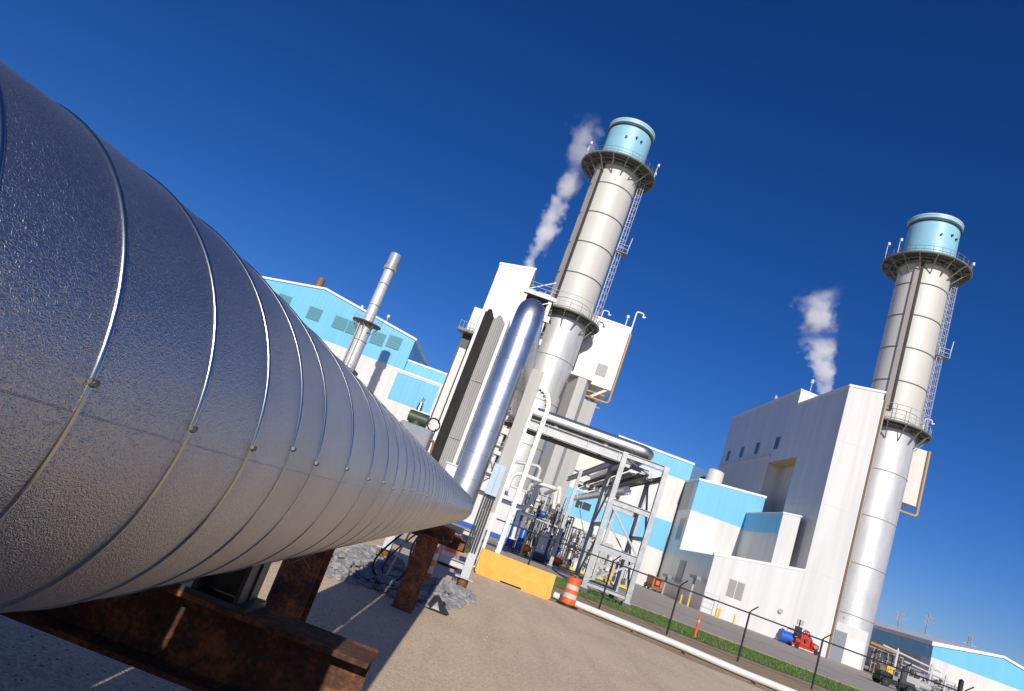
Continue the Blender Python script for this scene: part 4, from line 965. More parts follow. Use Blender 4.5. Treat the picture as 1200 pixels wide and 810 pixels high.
def fluted(x0, x1, ya, yb, zt_, n, amp, mat, nm):
    mb = MB(); vs = []; rg = random.Random(len(nm)); k = n * 4
    for i in range(k + 1):
        t = i / k; x = x0 + (x1 - x0) * t; y = ya + (yb - ya) * t + amp * math.sin(2 * math.pi * n * t)
        h = zt_ + .45 * math.sin(t * 5 + len(nm)) + rg.uniform(-.1, .1)
        vs += [(x, y, 0), (x, y, h), (x, y + .35, 0), (x, y + .35, h)]
    fs = []
    for i in range(k):
        a, b = 4 * i, 4 * i + 4; fs += [(a, b, b + 1, a + 1), (a + 2, a + 3, b + 3, b + 2), (a + 1, b + 1, b + 3, a + 3)]
    mb.add(vs, fs); return mb.build(nm, mat, lb)
xm = xl + (xr - xl) * .44
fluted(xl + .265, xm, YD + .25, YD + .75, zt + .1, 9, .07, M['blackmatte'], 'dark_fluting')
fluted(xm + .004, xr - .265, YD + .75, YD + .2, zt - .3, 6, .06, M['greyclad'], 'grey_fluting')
for z in (9, 16.5):
    mb = MB(); mb.bar((xm + .1, YD + .62, z), (xr - .43, YD + .1, z), .05, .12); mb.build('strap', M['greypaint'], lb)
# left side column
for (px0, py0), (px1, py1), ztop_, mt, nm, yy0 in (((538, 408), (546, 410), atY(541, 408, 86).z, 'cream', 'leg_column', 86), ((556, 361), (565, 364), atY(558, 360, 86.5).z, 'white', 'side_duct', 86.5)):
    a, b = atY(px0, py0, yy0), atY(px1, py1, yy0)
    mb = MB(); mb.box(a.x, b.x, yy0, yy0 + 3, 0 if nm == 'leg_column' else atY(548, 388, 86.5).z, ztop_); mb.build(nm, M[mt], lb)
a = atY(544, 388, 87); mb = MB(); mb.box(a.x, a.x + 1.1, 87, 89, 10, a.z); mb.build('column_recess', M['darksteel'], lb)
a = atY(541, 386, 86); mb = MB(); mb.box(a.x - .5, a.x + 1.6, 85.6, 87.4, a.z - .15, a.z + .2); mb.build('platform', M['platform'], lb)
mb = MB()
for k in range(5): mb.cyl((a.x - .4 + k * .45, 85.65, a.z), (a.x - .4 + k * .45, 85.65, a.z + 1.1), .03, n=5)
mb.tube([(a.x - .45, 85.65, a.z + 1.1), (a.x + 1.5, 85.65, a.z + 1.1)], .03, 5); mb.build('handrail', M['steel'], lb)
# open steelwork between the duct and the stack
zs0 = 31.0
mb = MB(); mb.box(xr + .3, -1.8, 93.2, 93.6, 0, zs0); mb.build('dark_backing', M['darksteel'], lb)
rg = random.Random(77)
for x in (xr + .55, -2.3):
    for y in (88.2, 92.6):
        mb = MB(); mb.ibeam((x, y, 0), (x, y, zs0), .5, .5, .05, .03, up=(0, 1, 0)); mb.build('steel_column', M['cream'], lb)
z = 3.0
while z < zs0:
    mb = MB(); mb.box(xr + .3, -1.6, 87.6, 87.9, z, z + rg.choice((.5, .8, 1.1))); mb.build('floor_beam', M['cream'] if rg.random() < .6 else M['white_flat'], lb)
    mb = MB(); mb.box(xr + .3, -1.9, 87.95, 93, z + .1, z + .25); mb.build('floor', M['gratedark'], lb)
    if rg.random() < .8:
        mb = MB(); x = rg.uniform(xr + .9, -3.6); mb.box(x, x + rg.uniform(.8, 1.8), 88.5, 90.5, z + .3, z + rg.uniform(1, 2.2)); mb.build('equipment_box', M[rg.choice(['greyclad', 'offwhite', 'white', 'black', 'greypaint'])], lb, .03)
    mb = MB(); mb.bar((xr + .6, 87.7, z + .5), (-2.4, 87.7, z + 2.6), .12, .12); mb.build('brace', M['steel'], lb)
    rl = MB()
    for h in (.55, 1.1): rl.tube([(xr + .3, 87.55, z + .6 + h), (-1.7, 87.55, z + .6 + h)], .03, 5)
    rl.build('handrail', M['palesteel'], lb)
    z += rg.uniform(2.6, 3.4)
mb = MB()
for k in range(6): x = xr + .8 + k * .32; mb.tube([(x, 87.2, 1), (x, 87.2, 14 - k * .4)], .11, 8)
mb.build('vertical_pipes', M['cream'], lb)
a, b = atY(620, 345, 95), atY(650, 355, 95)
mb = MB(); mb.box(a.x, b.x, 95, 104, 10, a.z); mb.build('upper_block', M['white'], lb)
mb = MB(); mb.box(a.x, b.x, 94.9, 104, a.z + .5, a.z + .9); mb.build('roof_slab', M['offwhite'], lb)
mb = MB(); mb.box(a.x + .2, b.x, 95.1, 104, a.z + .002, a.z + .5); mb.build('roof_gap', M['black'], lb)
# grey ducts right of the stack
a, b, c = atY(669, 440, 91), atY(677, 446, 90), atY(686, 452, 90)
mb = MB(); mb.prism([v3(a.x, 92, 0), v3(b.x, 90, 0), v3(c.x, 90, 0), v3(c.x + .5, 91, 0), v3(c.x + .5, 95, 0), v3(a.x, 95, 0)], V((0, 0, a.z))); mb.build('grey_duct', M['greypaint'], lb)
mb = MB(); mb.box(a.x - .2, c.x + .7, 89.9, 95.1, a.z + .002, a.z + .35); mb.build('duct_flange', M['offwhite'], lb)
a, b = atY(690, 470, 99), atY(699, 474, 99)
mb = MB(); mb.box(a.x - 2, b.x, 99, 110, 0, a.z); mb.build('rear_duct', M['greyclad'], lb)
# raised enclosure
YE = 100.0
p1, p2, p3_, p4 = atY(694.7, 368.7, YE), atY(740, 388, YE), atY(715.3, 458, YE), atY(685.3, 448, YE)
en = thing('raised_enclosure', (8, YE, p3_.z), 'ribbed cream enclosure raised high on steel behind the middle stack', 'enclosure')
mb = MB(); mb.box(p1.x, (p2.x + p3_.x) / 2, YE, YE + 9, p3_.z, (p1.z + p2.z) / 2); mb.build('wall', M['cream'], en)
mb = MB(); mb.box(p1.x - .1, (p2.x + p3_.x) / 2 + .1, YE - .1, YE + 9.1, (p1.z + p2.z) / 2, (p1.z + p2.z) / 2 + .25); mb.build('roof', M['white_flat'], en)
q = atY(705, 434, YE); mb = MB(); mb.box(q.x - .8, q.x + .8, YE - .05, YE - .004, q.z - .9, q.z + .9); mb.build('louvre', M['louvre'], en)
xe = (p2.x + p3_.x) / 2
mb = MB(); mb.tube(fillet([(xe + .15, YE - .25, p2.z - .6), (xe + .15, YE - .25, p3_.z - 2.0), (xe - 4, YE - .25, p3_.z - 2.0)], .5), .17, 8); mb.build('corner_pipe', M['orangepipe'], en)
mb = MB(); mb.tube(fillet([(xe, YE, p2.z - 3), (xe, YE, p2.z + 3.2), (xe + 1.1, YE, p2.z + 3.2), (xe + 1.1, YE, p2.z + 2.5), (xe + 1.5, YE, p2.z + 2.8)], .3), .12, 8); mb.build('gooseneck', M['lamp'], en)
mb = MB(); mb.tube([(xe - 1, YE + .5, p2.z), (xe - 1, YE + .5, p2.z + 1.9)], .08, 6); mb.cyl((xe - 1, YE + .5, p2.z + 1.9), (xe - 1, YE + .5, p2.z + 2.3), .25, n=8); mb.build('lamp', M['lamp'], en)
for y in (YE + .4, YE + 8):
    mb = MB(); mb.bar((xe - .6, y, p3_.z), (xe - 4.6, y, p3_.z - 3.6), .35, .35); mb.build('bracket', M['steel'], en)
    mb = MB(); mb.ibeam((xe - 4.8, y, 0), (xe - 4.8, y, p3_.z - .01), .5, .5, .05, .03, up=(0, 1, 0)); mb.build('leg', M['steel'], en)
for k in range(3): mb = MB(); mb.tube([(xe - 4.4, YE + .6 + k, p3_.z - 1 - k * .8), (xe - .6, YE + .6 + k, p3_.z - 1 - k * .8)], .16, 8); mb.build('pipe', M['orangepipe'], en)
# twin of the enclosure behind the right hand stack
xe2 = atY(1085, 540, YE).x; e2 = thing('raised_enclosure', (55, YE, 26), 'cream enclosure with an orange corner pipe peeping out right of the right hand stack', 'enclosure')
zb2, zt2 = atY(1068, 592, YE).z, atY(1085, 535, YE).z + .8
mb = MB(); mb.box(xe2 - 6, xe2, YE, YE + 9, zb2, zt2); mb.build('wall', M['cream'], e2)
mb = MB(); mb.tube(fillet([(xe2 + .15, YE - .25, zt2), (xe2 + .15, YE - .25, zb2 - 1.4), (xe2 - 3.4, YE - .25, zb2 - 1.4)], .5), .2, 8); mb.build('corner_pipe', M['orangepipe'], e2)
mb = MB(); mb.ibeam((xe2 - 4, YE + 2, 0), (xe2 - 4, YE + 2, zb2), .5, .5, .05, .03, up=(0, 1, 0)); mb.build('leg', M['steel'], e2)

# ------------------------------------------------------------------ gabled turbine hall on the left, small stack
YG = 130.0
gh = thing('gable_hall', (-45, YG, 0), 'blue and white gabled hall on the left behind the small silver stack', 'building')
GX0, GX1, GXP = -65.8, -25.4, -45.6; GE, GP = 27.85, 31.25
zb = lambda x: atY(366.7, 393.6, YG).z + (x - atY(366.7, 393.6, YG).x) * (atY(473, 434, YG).z - atY(366.7, 393.6, YG).z) / (atY(473, 434, YG).x - atY(366.7, 393.6, YG).x)
slab('wall', [v3(GX0, YG, 0), v3(GX1, YG, 0), v3(GX1, YG, zb(GX1)), v3(GX0, YG, zb(GX0))], 0, 60, M['white'], gh)
slab('blue_gable', [v3(GX0, YG, zb(GX0)), v3(GX1, YG, zb(GX1)), v3(GX1, YG, GE), v3(GXP, YG, GP), v3(GX0, YG, GE)], 0, 60, M['blue'], gh)
mb = MB()
mb.prism([v3(GXP, YG - .25, GP), v3(GX1 + .3, YG - .25, GE - .05), v3(GX1 + .3, YG - .25, GE + .35), v3(GXP, YG - .25, GP + .4), v3(GX0 - .3, YG - .25, GE + .35), v3(GX0 - .3, YG - .25, GE - .05)], V((0, 60.5, 0))); rf = mb.build('roof', M['white_flat'], gh)
q = atY(374, 334, YG + 3); mb = MB(); mb.cyl((q.x, YG + 3, GP - .6), (q.x, YG + 3, GP + 2.6), .9, .75, 14); mb.build('roof_vent', M['brown'], rf)
for px, py in ((424, 360), (455, 371)):
    q = atY(px, py, YG); mb = MB(); mb.cyl((q.x, YG + .2, q.z - 2), (q.x, YG + .2, q.z), .05, n=5); mb.cyl((q.x, YG + .2, q.z - .2), (q.x, YG + .2, q.z + .35), .28, n=8); mb.build('roof_lamp', M['lamp'], rf)
for px, py in ((332.5, 353), (368.5, 368), (398.5, 379), (414.5, 385), (442.7, 397), (462, 401.5)):
    q = atY(px, py, YG); mb = MB(); mb.box(q.x - 1.35, q.x + 1.35, YG - .12, YG - .005, q.z - 1.25, q.z + 1.25); w_ = mb.build('louvre', M['teal'], gh)
    mb = MB()
    for k in range(6): mb.box(q.x - 1.2, q.x + 1.2, YG - .17, YG - .122, q.z - 1.1 + k * .4, q.z - .95 + k * .4)
    mb.build('blades', M['teal'], w_)
ga = thing('lean_to', (-18, 126, 0), 'blue panelled lean-to with white trims joined to the right of the gabled hall', 'building')
ZA = atY(480, 424, 131).z; ZB_ = atY(480, 439, 126).z
slab('upper_wall', [v3(GX1 + .02, 131, 0), v3(-8, 131, 0), v3(-8, 131, ZA), v3(GX1 + .02, 131, ZA)], 0, 20, M['blue'], ga)
mb = MB(); mb.box(GX1 + .02, -8, 130.9, 151, ZA, ZA + .35); mb.build('coping', M['white_flat'], ga)
lx = atY(466, 437, 126).x
slab('lower_wall', [v3(lx - .6, 126, 0), v3(-8, 126, 0), v3(-8, 126, ZB_), v3(lx - .6, 126, ZB_)], 0, 4.9, M['white'], ga)
mb = MB(); mb.box(lx - .7, -8, 125.9, 130.9, ZB_, ZB_ + .35); mb.build('coping', M['white_flat'], ga)
mb = MB(); mb.box(lx, atY(512, 462, 126).x, 125.93, 125.995, atY(455, 467, 126).z, ZB_ - .25); mb.build('blue_panel', M['blue'], ga)
SX, SY = -28.9, 106.0
ss = thing('slim_stack', (SX, SY, 0), 'slim silver stack with a small platform in front of the gabled hall', 'chimney')
zc, zp, ztp = atY(457, 314, SY).z, atY(432, 380, SY).z, atY(466.5, 299.5, SY).z
mb = MB(); mb.lathe((SX, SY, 0), [(1.15, 0), (1.1, zp), (.85, zp + .5), (.8, ztp)], 28); mb.build('shaft', M['clad'], ss)
mb = MB(); mb.lathe((SX, SY, 0), [(.84, zc - .5), (1.12, zc - .4), (1.12, zc + .1), (.95, zc + .2), (.95, ztp + .02), (.75, ztp + .02)], 28); mb.build('collar', M['steel'], ss)
for z in (zp + 3.2, zp + 7, zp - 3):
    mb = MB(); mb.ring((SX, SY, z), .88 if z > zp else 1.14, .08, 28, 6); mb.build('band', M['greypaint'], ss)
mb = MB(); mb.lathe((SX, SY, 0), [(1.12, zp - .1), (2.35, zp - .1), (2.35, zp + .05), (1.12, zp + .05)], 28); pf = mb.build('platform', M['gratedark'], ss)
mb = MB()
for i in range(8):
    a = i * math.pi / 4; mb.bar((SX + 2.2 * math.cos(a), SY + 2.2 * math.sin(a), zp - .1), (SX + 1.1 * math.cos(a), SY + 1.1 * math.sin(a), zp - 1.7), .1, .1)
mb.build('brackets', M['platform'], pf)
mb = MB()
for h in (.55, 1.1): mb.ring((SX, SY, zp + h), 2.3, .025, 32, 5)
for i in range(12): a = i * math.pi / 6; mb.cyl((SX + 2.3 * math.cos(a), SY + 2.3 * math.sin(a), zp), (SX + 2.3 * math.cos(a), SY + 2.3 * math.sin(a), zp + 1.1), .025, n=5)
mb.build('handrail', M['steel'], pf)
for dx in (-.75, .1):
    mb = MB(); mb.tube([(SX + dx, SY - 1.25, 0), (SX + dx, SY - 1.25, zp)], .12, 8); mb.build('riser', M['conduit'], ss)
zq = atY(408, 432, SY).z; mb = MB(); mb.box(SX - 1.8, SX + 1.5, SY - 1.9, SY + 1.5, zq - .5, zq); mb.build('lower_platform', M['platform'], ss)
mb = MB()
for h in (.5, 1.0): mb.tube([(SX - 1.8, SY - 1.9, zq + h), (SX + 1.5, SY - 1.9, zq + h)], .03, 5)
mb.build('lower_rail', M['palesteel'], ss)

# ------------------------------------------------------------------ turbine hall behind the rack
th = thing('turbine_hall', (16, 112, 0), 'white hall with two blue bands seen behind and through the pipe rack tower', 'building')
YT = 112.0
mb = MB(); mb.box(5.5, 15.0, YT, 150, 0, 16.4); mb.build('low_wall', M['cream'], th)
mb = MB(); mb.box(15.002, 27.2, YT, 150, 0, 17.6); mb.build('wall', M['white'], th)
mb = MB(); mb.prism([v3(15.0, YT, 17.602), v3(26.9, YT, 17.602), v3(27.8, YT, 17.602), v3(27.8, YT, 20.45), v3(15.0, YT, 20.6)], V((0, 38, 0))); mb.build('blue_parapet', M['blue'], th)
mb = MB(); mb.prism([v3(14.9, YT - .15, 20.58), v3(27.9, YT - .15, 20.43), v3(27.9, YT - .15, 20.78), v3(14.9, YT - .15, 20.93)], V((0, 38.2, 0))); mb.build('coping', M['white_flat'], th)
a, b = atY(813.5, 545.5, 113), atY(837, 556, 113); mb = MB(); mb.prism([v3(27.9, 113, 12), v3(b.x, 113, 12), v3(b.x, 113, b.z), v3(27.9, 113, a.z)], V((0, 30, 0))); mb.build('shaded_parapet_end', M['blueshade'], th)  # shade on this end of the front is put into the dark blue
mb = MB(); mb.prism([v3(5.4, YT - .06, 6.4), v3(27.0, YT - .06, 6.0), v3(27.0, YT - .06, 10.6), v3(5.4, YT - .06, 10.3)], V((0, .055, 0))); mb.build('blue_band', M['blue'], th)
for px0, py0, px1, py1 in ((674, 592, 681, 595), (682, 594, 691, 598)):
    a, b = atY(px0, py0, YT), atY(px1, py1, YT); mb = MB(); mb.box(a.x, b.x, YT - .12, YT - .062, b.z - .2, b.z + .9); mb.build('window', M['window'], th)
mb = MB(); mb.tube(fillet([(6.4, YT - .3, 14.6), (9.0, YT - .3, 14.6), (9.0, YT - .3, 13.2), (14, YT - .3, 13.2)], .3), .09, 6); mb.build('wall_pipe', M['greypaint'], th)
mb = MB(); mb.box(13, 17, YT - 2.5, YT - .01, 0, 4.6); mb.build('porch', M['offwhite'], th)
mb = MB(); mb.box(16.2, 19.4, YT - .2, YT - .063, .1, 4.2); mb.build('roller_door', M['greypaint'], th)

# ------------------------------------------------------------------ far right: workshop, poles, pylon
wk = thing('workshop', (96, 140, 0), 'low blue and white gabled workshop at the far right edge', 'building')
WX0, WXP, WX1, WY = 87.83, 101.0, 118.0, 140.0
z0_, zr = 8.0, 10.5
bz = lambda x: atY(1092.6, 770.6, WY).z + (x - 87.8) * (atY(1190, 807, WY).z - atY(1092.6, 770.6, WY).z) / (atY(1190, 807, WY).x - 87.8)
slab('wall', [v3(WX0, WY, 0), v3(WX1, WY, 0), v3(WX1, WY, bz(WX1)), v3(WX0, WY, bz(WX0))], 0, 3, M['white'], wk)
slab('blue_band', [v3(WX0, WY, bz(WX0)), v3(WX1, WY, bz(WX1)), v3(WX1, WY, 7.2), v3(WXP, WY, zr - .1), v3(WX0, WY, z0_)], 0, 3, M['blue'], wk)
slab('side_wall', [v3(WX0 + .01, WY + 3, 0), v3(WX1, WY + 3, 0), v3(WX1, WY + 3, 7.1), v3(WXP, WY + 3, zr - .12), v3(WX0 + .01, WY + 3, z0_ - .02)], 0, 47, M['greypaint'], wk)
mb = MB(); mb.box(WX0 - .02, WX0 + .008, WY + .01, WY + 50, 5.6, z0_ - .05); mb.build('side_stripe', M['blue'], wk)
mb = MB(); mb.prism([v3(WXP, WY - .3, zr - .1), v3(WX1 + .4, WY - .3, 7.1), v3(WX1 + .4, WY - .3, 7.6), v3(WXP, WY - .3, zr + .35), v3(WX0 - .5, WY - .3, z0_ + .75), v3(WX0 - .5, WY - .3, z0_ - .02)], V((0, 50.6, 0))); mb.build('roof', M['white_flat'], wk)
for y in (141.2, 150.5): mb = MB(); mb.box(WX0 - .4, WX0 - .022, y, y + .4, 7.3, 7.6); mb.build('wall_light', M['lamp'], wk)
def utility_pole(x, y, h, arms, label):
    t = thing('utility_pole', (x, y, 0), label, 'utility pole', 'wooden utility poles')
    mb = MB(); mb.cyl((x, y, 0), (x, y, h), .24, .17, 10); mb.build('pole', M['box'], t)
    for z, w in arms:
        mb = MB(); mb.bar((x - w, y, z - .0), (x + w, y, z), .16, .2); a_ = mb.build('crossarm', M['box'], t)
        mb = MB()
        for k in (-1, -.45, .45, 1): mb.cyl((x + w * k * .95, y, z + .1), (x + w * k * .95, y, z + .45), .08, n=6)
        mb.build('insulators', M['greypaint'], a_)
        mb = MB(); mb.bar((x - w * .6, y, z), (x, y - .2, z - .9), .06, .06); mb.bar((x + w * .6, y, z), (x, y - .2, z - .9), .06, .06); mb.build('stay', M['steel'], a_)
utility_pole(115.1, 200, 16.2, ((15.6, 1.1), (14.6, 1.7)), 'wooden utility pole beyond the workshop roof, nearest the right hand stack')
utility_pole(122.7, 200, 18.2, ((17.4, 1.2), (16.2, 1.8), (12.8, 2.0)), 'taller wooden utility pole with three crossarms above the workshop roof')
PX, PY, PHh = 337.0, 500.0, 39.0
py_ = thing('transmission_tower', (PX, PY, 0), 'distant lattice transmission tower above the workshop roof', 'pylon'); mb = MB()
for sx in (-1, 1):
    for sy in (-1, 1):
        mb.bar((PX + 4 * sx, PY + 4 * sy, 0), (PX + 1 * sx, PY + 1 * sy, 28), .3, .3); mb.bar((PX + 1 * sx, PY + 1 * sy, 28), (PX + .6 * sx, PY + .6 * sy, PHh), .25, .25)
for k in range(8):
    z = k * 3.5; w0 = 4 - 3 * z / 28; w1 = 4 - 3 * (z + 3.5) / 28
    for sy in (-1, 1): mb.bar((PX - w0, PY + w0 * sy, z), (PX + w1, PY + w1 * sy, z + 3.5), .18, .18); mb.bar((PX + w0, PY + w0 * sy, z), (PX - w1, PY + w1 * sy, z + 3.5), .18, .18)
mb.build('lattice', M['steel'], py_)
for z, w in ((28, 6.5), (33, 5)):
    mb = MB(); mb.bar((PX - w, PY, z), (PX + w, PY, z), .3, .35); mb.bar((PX - w, PY, z), (PX, PY, z + 2.2), .18, .18); mb.bar((PX + w, PY, z), (PX, PY, z + 2.2), .18, .18); mb.build('crossarm', M['steel'], py_)
# plant right of the stack foot
skid('pipe_skid', 'large pipe skid with a yellow beam right of the foot of the right hand stack', 53.4, 57.4, 98, 3.3, 51, ['steel', 'palesteel', 'greypaint', 'green', 'darksteel', 'conduit', 'chrome'], 24)
skid('pipe_skid', 'grey pipe and valve skid in front of the workshop side wall', 57.8, 64, 97, 2.5, 52, ['steel', 'palesteel', 'greypaint', 'conduit', 'blueeq', 'darksteel', 'brown'], 26)
a = atY(1022, 754, 97); cr = thing('hoist_beam', (a.x, 96.5, 4.2), 'yellow steel beam across the top of the large pipe skid', 'beam')
mb = MB(); mb.ibeam((52.6, 96.6, 3.75), (56.0, 96.6, 3.6), .22, .3, .04, .03); mb.build('beam_section', M['hoist'], cr)
mb = MB()
for x in (53.6, 56.6): mb.box(x - .08, x + .08, 96.5, 96.7, .1, 3.4)
mb.build('legs', M['brown'], cr)
ph = thing('pipe_header', (58, 94, 0), 'white pipe header on two posts above the grey valve skid', 'pipe')
mb = MB(); mb.tube([(53, 94.5, 3.9), (60.8, 94.5, 3.2)], .12, 8); mb.tube([(56, 94.5, 2.9), (61.5, 94.5, 2.5)], .1, 8); mb.build('header', M['palesteel'], ph)
for x, h in ((55.0, 3.9), (59.6, 3.6), (61.6, 2.9)): mb = MB(); mb.cyl((x, 94.5, 0), (x, 94.5, h), .17, n=10); mb.cyl((x, 94.5, h), (x, 94.5, h + .3), .17, .02, 10); mb.build('standpipe', M['palesteel'], ph)
q = atY(1043, 789, 88); yc = thing('yellow_cabinet', (q.x, 88, 0), 'bright yellow cabinet standing on the yard behind the fence', 'cabinet')
mb = MB(); mb.box(q.x - .45, q.x + .5, 88, 89, .15, 1.8); mb.build('body', M['yel2'], yc, .05)
mb = MB(); mb.box(q.x - .04, q.x + .0, 87.98, 87.999, .3, 1.7); mb.build('door_gap', M['brown'], yc)
mb = MB(); mb.box(q.x - 1.2, q.x - .5, 88.1, 89.0, .15, 1.5); mb.build('side_panel', M['brown'], yc)
def utility_cart(q, label):
    t = thing('utility_cart', q, label, 'cart', None); x, y = q.x, q.y
    mb = MB(); mb.box(x - 1.6, x + 1.6, y - .6, y + .6, .35, .75); mb.build('chassis', M['black'], t, .05)
    mb = MB(); mb.box(x - 1.6, x - .5, y - .55, y + .55, .752, 1.2); mb.build('hood', M['black'], t, .12)
    mb = MB(); mb.box(x + .2, x + 1.55, y - .6, y + .6, .752, 1.0); mb.build('tray', M['darksteel'], t, .03)
    for dx in (-1.1, 1.1):
        for dy in (-.7, .7): mb = MB(); mb.cyl((x + dx, y + dy - .13, .38), (x + dx, y + dy + .13, .38), .38, n=18); w_ = mb.build('wheel', M['black'], t); mb = MB(); mb.cyl((x + dx, y + dy - .14, .38), (x + dx, y + dy + .14, .38), .16, n=12); mb.build('rim', M['darksteel'], w_)
    mb = MB()
    for dx in (-.4, .2):
        for dy in (-.5, .5): mb.bar((x + dx, y + dy, .76), (x + dx, y + dy, 1.5), .05, .05)
    mb.tube([(x - .4, y - .5, 1.5), (x + .2, y - .5, 1.5), (x + .2, y + .5, 1.5), (x - .4, y + .5, 1.5), (x - .4, y - .5, 1.5)], .03, 6); mb.build('roll_bar', M['steel'], t)
    mb = MB(); mb.box(x - .35, x + .1, y - .4, y + .4, .76, 1.1); mb.box(x + .02, x + .12, y - .4, y + .4, 1.1, 1.6); mb.build('seat', M['box'], t)
q = atY(1047, 800, 66); utility_cart(V((q.x, 66, 0)), 'small black utility cart behind the fence near the right edge')
for px, py, Y, l in ((1072, 800, 75, 'grey equipment trailer right of the black utility cart'), ):
    q = atY(px, py, Y); t = thing('equipment_trailer', (q.x, Y, 0), l, 'trailer'); x = q.x
    mb = MB(); mb.box(x - 1.8, x + 1.8, Y - .8, Y + .8, .5, .7); mb.build('bed', M['box'], t)
    mb = MB(); mb.box(x - 1.2, x + .2, Y - .6, Y + .6, .702, 1.5); mb.cyl((x + .3, Y, 1.05), (x + 1.5, Y, 1.05), .35, n=16); mb.build('compressor', M['greypaint'], t, .05)
    for dx in (-.6, .6): mb = MB(); mb.cyl((x + dx, Y - .95, .35), (x + dx, Y - .81, .35), .35, n=16); mb.build('wheel', M['black'], t)
for px, py, Y, l in ((1098, 800, 110, 'long grey tank on the ground in front of the workshop corner'),):
    q = atY(px, py, Y); t = thing('storage_tank', (q.x, Y, 0), l, 'tank'); x = q.x
    mb = MB(); mb.cyl((x - 3.5, Y, 1.3), (x + 3.5, Y, 1.3), .95, n=22); mb.build('shell', M['greypaint'], t)
    for dx in (-2.2, 2.2): mb = MB(); mb.box(x + dx - .2, x + dx + .2, Y - .8, Y + .8, 0, .7); mb.build('saddle', M['greypaint'], t)

# ------------------------------------------------------------------ steam
def steam(name, label, base, top, r0, r1, dens, seed, thresh=.5, gap=None):
    base, top = V(base), V(top); ax = top - base; L = ax.length
    o_mb = MB(); n = 9
    Rm = max(r0, r1) * 2.3
    o_mb.lathe((0, 0, 0), [(Rm * (.5 if r0 < r1 * .7 else 1), 0), (Rm, L * .25), (Rm, L), (Rm * .3, L + .02)], 20)
    m_ = bpy.data.materials.new(name); m_.use_nodes = True; nt = m_.node_tree; nt.nodes.clear()
    out = N(nt, 'ShaderNodeOutputMaterial'); pv = N(nt, 'ShaderNodeVolumePrincipled'); nt.links.new(pv.outputs[0], out.inputs['Volume'])
    pv.inputs['Color'].default_value = (.995, .995, .995, 1); pv.inputs['Anisotropy'].default_value = -.25
    tc = N(nt, 'ShaderNodeTexCoord'); P = tc.outputs['Object']
    def mth(op, a, b=None, c=None):
        k = N(nt, 'ShaderNodeMath', operation=op)
        for i, x in enumerate((a, b, c)):
            if x is None: continue
            if isinstance(x, (int, float)): k.inputs[i].default_value = x
            else: nt.links.new(x, k.inputs[i])
        return k.outputs[0]
    nz = N(nt, 'ShaderNodeTexNoise'); nz.inputs['Scale'].default_value = .36; nz.inputs['Detail'].default_value = 6; nz.inputs['Roughness'].default_value = .6
    mp = N(nt, 'ShaderNodeMapping'); mp.inputs['Location'].default_value = (seed, seed * 2.1, 0); nt.links.new(P, mp.inputs[0]); nt.links.new(mp.outputs[0], nz.inputs['Vector'])
    wob_ = N(nt, 'ShaderNodeTexNoise'); wob_.inputs['Scale'].default_value = .14; wob_.inputs['Detail'].default_value = 1
    mp2 = N(nt, 'ShaderNodeMapping'); mp2.inputs['Scale'].default_value = (0, 0, 1); mp2.inputs['Location'].default_value = (seed, 3, 0); nt.links.new(P, mp2.inputs[0]); nt.links.new(mp2.outputs[0], wob_.inputs['Vector'])
    s3 = N(nt, 'ShaderNodeSeparateXYZ'); nt.links.new(P, s3.inputs[0]); sc_ = N(nt, 'ShaderNodeSeparateColor'); nt.links.new(wob_.outputs['Color'], sc_.inputs[0])
    t = mth('DIVIDE', s3.outputs[2], L)
    R = mth('MULTIPLY_ADD', mth('POWER', mth('MAXIMUM', t, 0.001), .7), r1 - r0, r0)
    x = mth('MULTIPLY_ADD', mth('SUBTRACT', sc_.outputs[0], .5), mth('MULTIPLY', mth('MULTIPLY', R, t), -4.5), s3.outputs[0])
    y = mth('MULTIPLY_ADD', mth('SUBTRACT', sc_.outputs[1], .5), mth('MULTIPLY', mth('MULTIPLY', R, t), -4.5), s3.outputs[1])
    rad = mth('DIVIDE', mth('SQRT', mth('ADD', mth('MULTIPLY', x, x), mth('MULTIPLY', y, y))), R)
    core = mth('SUBTRACT', 1.0, rad)                                     # 1 at the axis, 0 at the edge
    body = mth('ADD', core, mth('MULTIPLY', mth('SUBTRACT', nz.outputs['Fac'], thresh), 4.6))
    fade = mth('MULTIPLY', mth('SUBTRACT', 1.0, mth('POWER', mth('MINIMUM', mth('MAXIMUM', t, 0.0), 1.0), 2.0)), dens)
    if gap:
        g_ = mth('MINIMUM', mth('MULTIPLY', mth('ABSOLUTE', mth('SUBTRACT', t, gap)), 7.0), 1.0); fade = mth('MULTIPLY', fade, g_)
    d_ = mth('MULTIPLY', mth('MINIMUM', mth('MAXIMUM', body, 0.0), 1.0), fade)
    nt.links.new(d_, pv.inputs['Density'])
    o = o_mb.build(name, m_); o.rotation_mode = 'QUATERNION'; o.rotation_quaternion = V((0, 0, 1)).rotation_difference(ax); o.location = base
    return tag(o, label, 'steam', 'steam plumes')
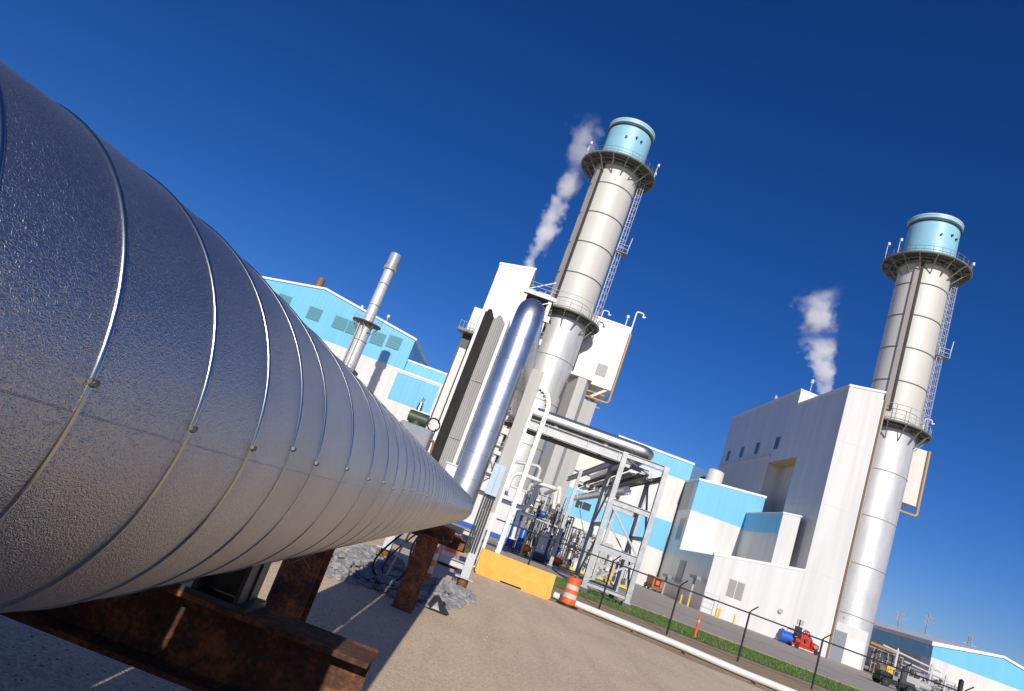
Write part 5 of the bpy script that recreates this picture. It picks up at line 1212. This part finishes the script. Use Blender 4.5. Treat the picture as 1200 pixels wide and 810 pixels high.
steam('steam_plume', 'white steam drifting up beside the middle stack', atY(616, 322, 99), atY(700, 142, 104), .7, 2.2, 1.0, 3.1, gap=.66)
steam('steam_plume', 'white steam puffing from the roof of the right hand boiler building', atY(969, 466, 106), atY(962, 335, 106), .7, 2.9, 1.2, 8.4, gap=.56)

# ------------------------------------------------------------------ sky and sun
SUN_EL, SUN_AZ = math.radians(26.0), math.radians(178.0)     # azimuth clockwise from +Y
world = bpy.data.worlds.new('World'); scene.world = world; world.use_nodes = True
nt = world.node_tree; bg = nt.nodes['Background']
sk = N(nt, 'ShaderNodeTexSky'); sk.sky_type = 'NISHITA'; sk.sun_disc = False; sk.sun_elevation = SUN_EL; sk.sun_rotation = SUN_AZ
sk.air_density = .85; sk.dust_density = 0.5; sk.ozone_density = 3.0; sk.altitude = 200
hs_ = N(nt, 'ShaderNodeHueSaturation'); hs_.inputs['Saturation'].default_value = 1.3; nt.links.new(sk.outputs[0], hs_.inputs['Color'])
wb = N(nt, 'ShaderNodeMixRGB', blend_type='MULTIPLY'); wb.inputs['Fac'].default_value = 1.0; wb.inputs[2].default_value = (.64, .77, 1.19, 1); nt.links.new(hs_.outputs[0], wb.inputs[1]); nt.links.new(wb.outputs[0], bg.inputs['Color'])
bg.inputs['Strength'].default_value = .073
sd = bpy.data.lights.new('sun', 'SUN'); sd.energy = 4.3; sd.angle = math.radians(.53); sd.color = (1, .945, .86)
so = bpy.data.objects.new('sun', sd); COL.objects.link(so)
sdir = V((math.sin(SUN_AZ) * math.cos(SUN_EL), math.cos(SUN_AZ) * math.cos(SUN_EL), math.sin(SUN_EL)))
so.rotation_mode = 'QUATERNION'; so.rotation_quaternion = V((0, 0, 1)).rotation_difference(sdir); so.location = sdir * 60
vs_ = scene.view_settings; vs_.view_transform = 'Standard'; vs_.look = 'None'; vs_.gamma = 1.0; vs_.use_curve_mapping = False; vs_.exposure = 0.0
scene.cycles.volume_step_rate = 1.0; scene.cycles.max_bounces = 10; scene.cycles.volume_bounces = 8
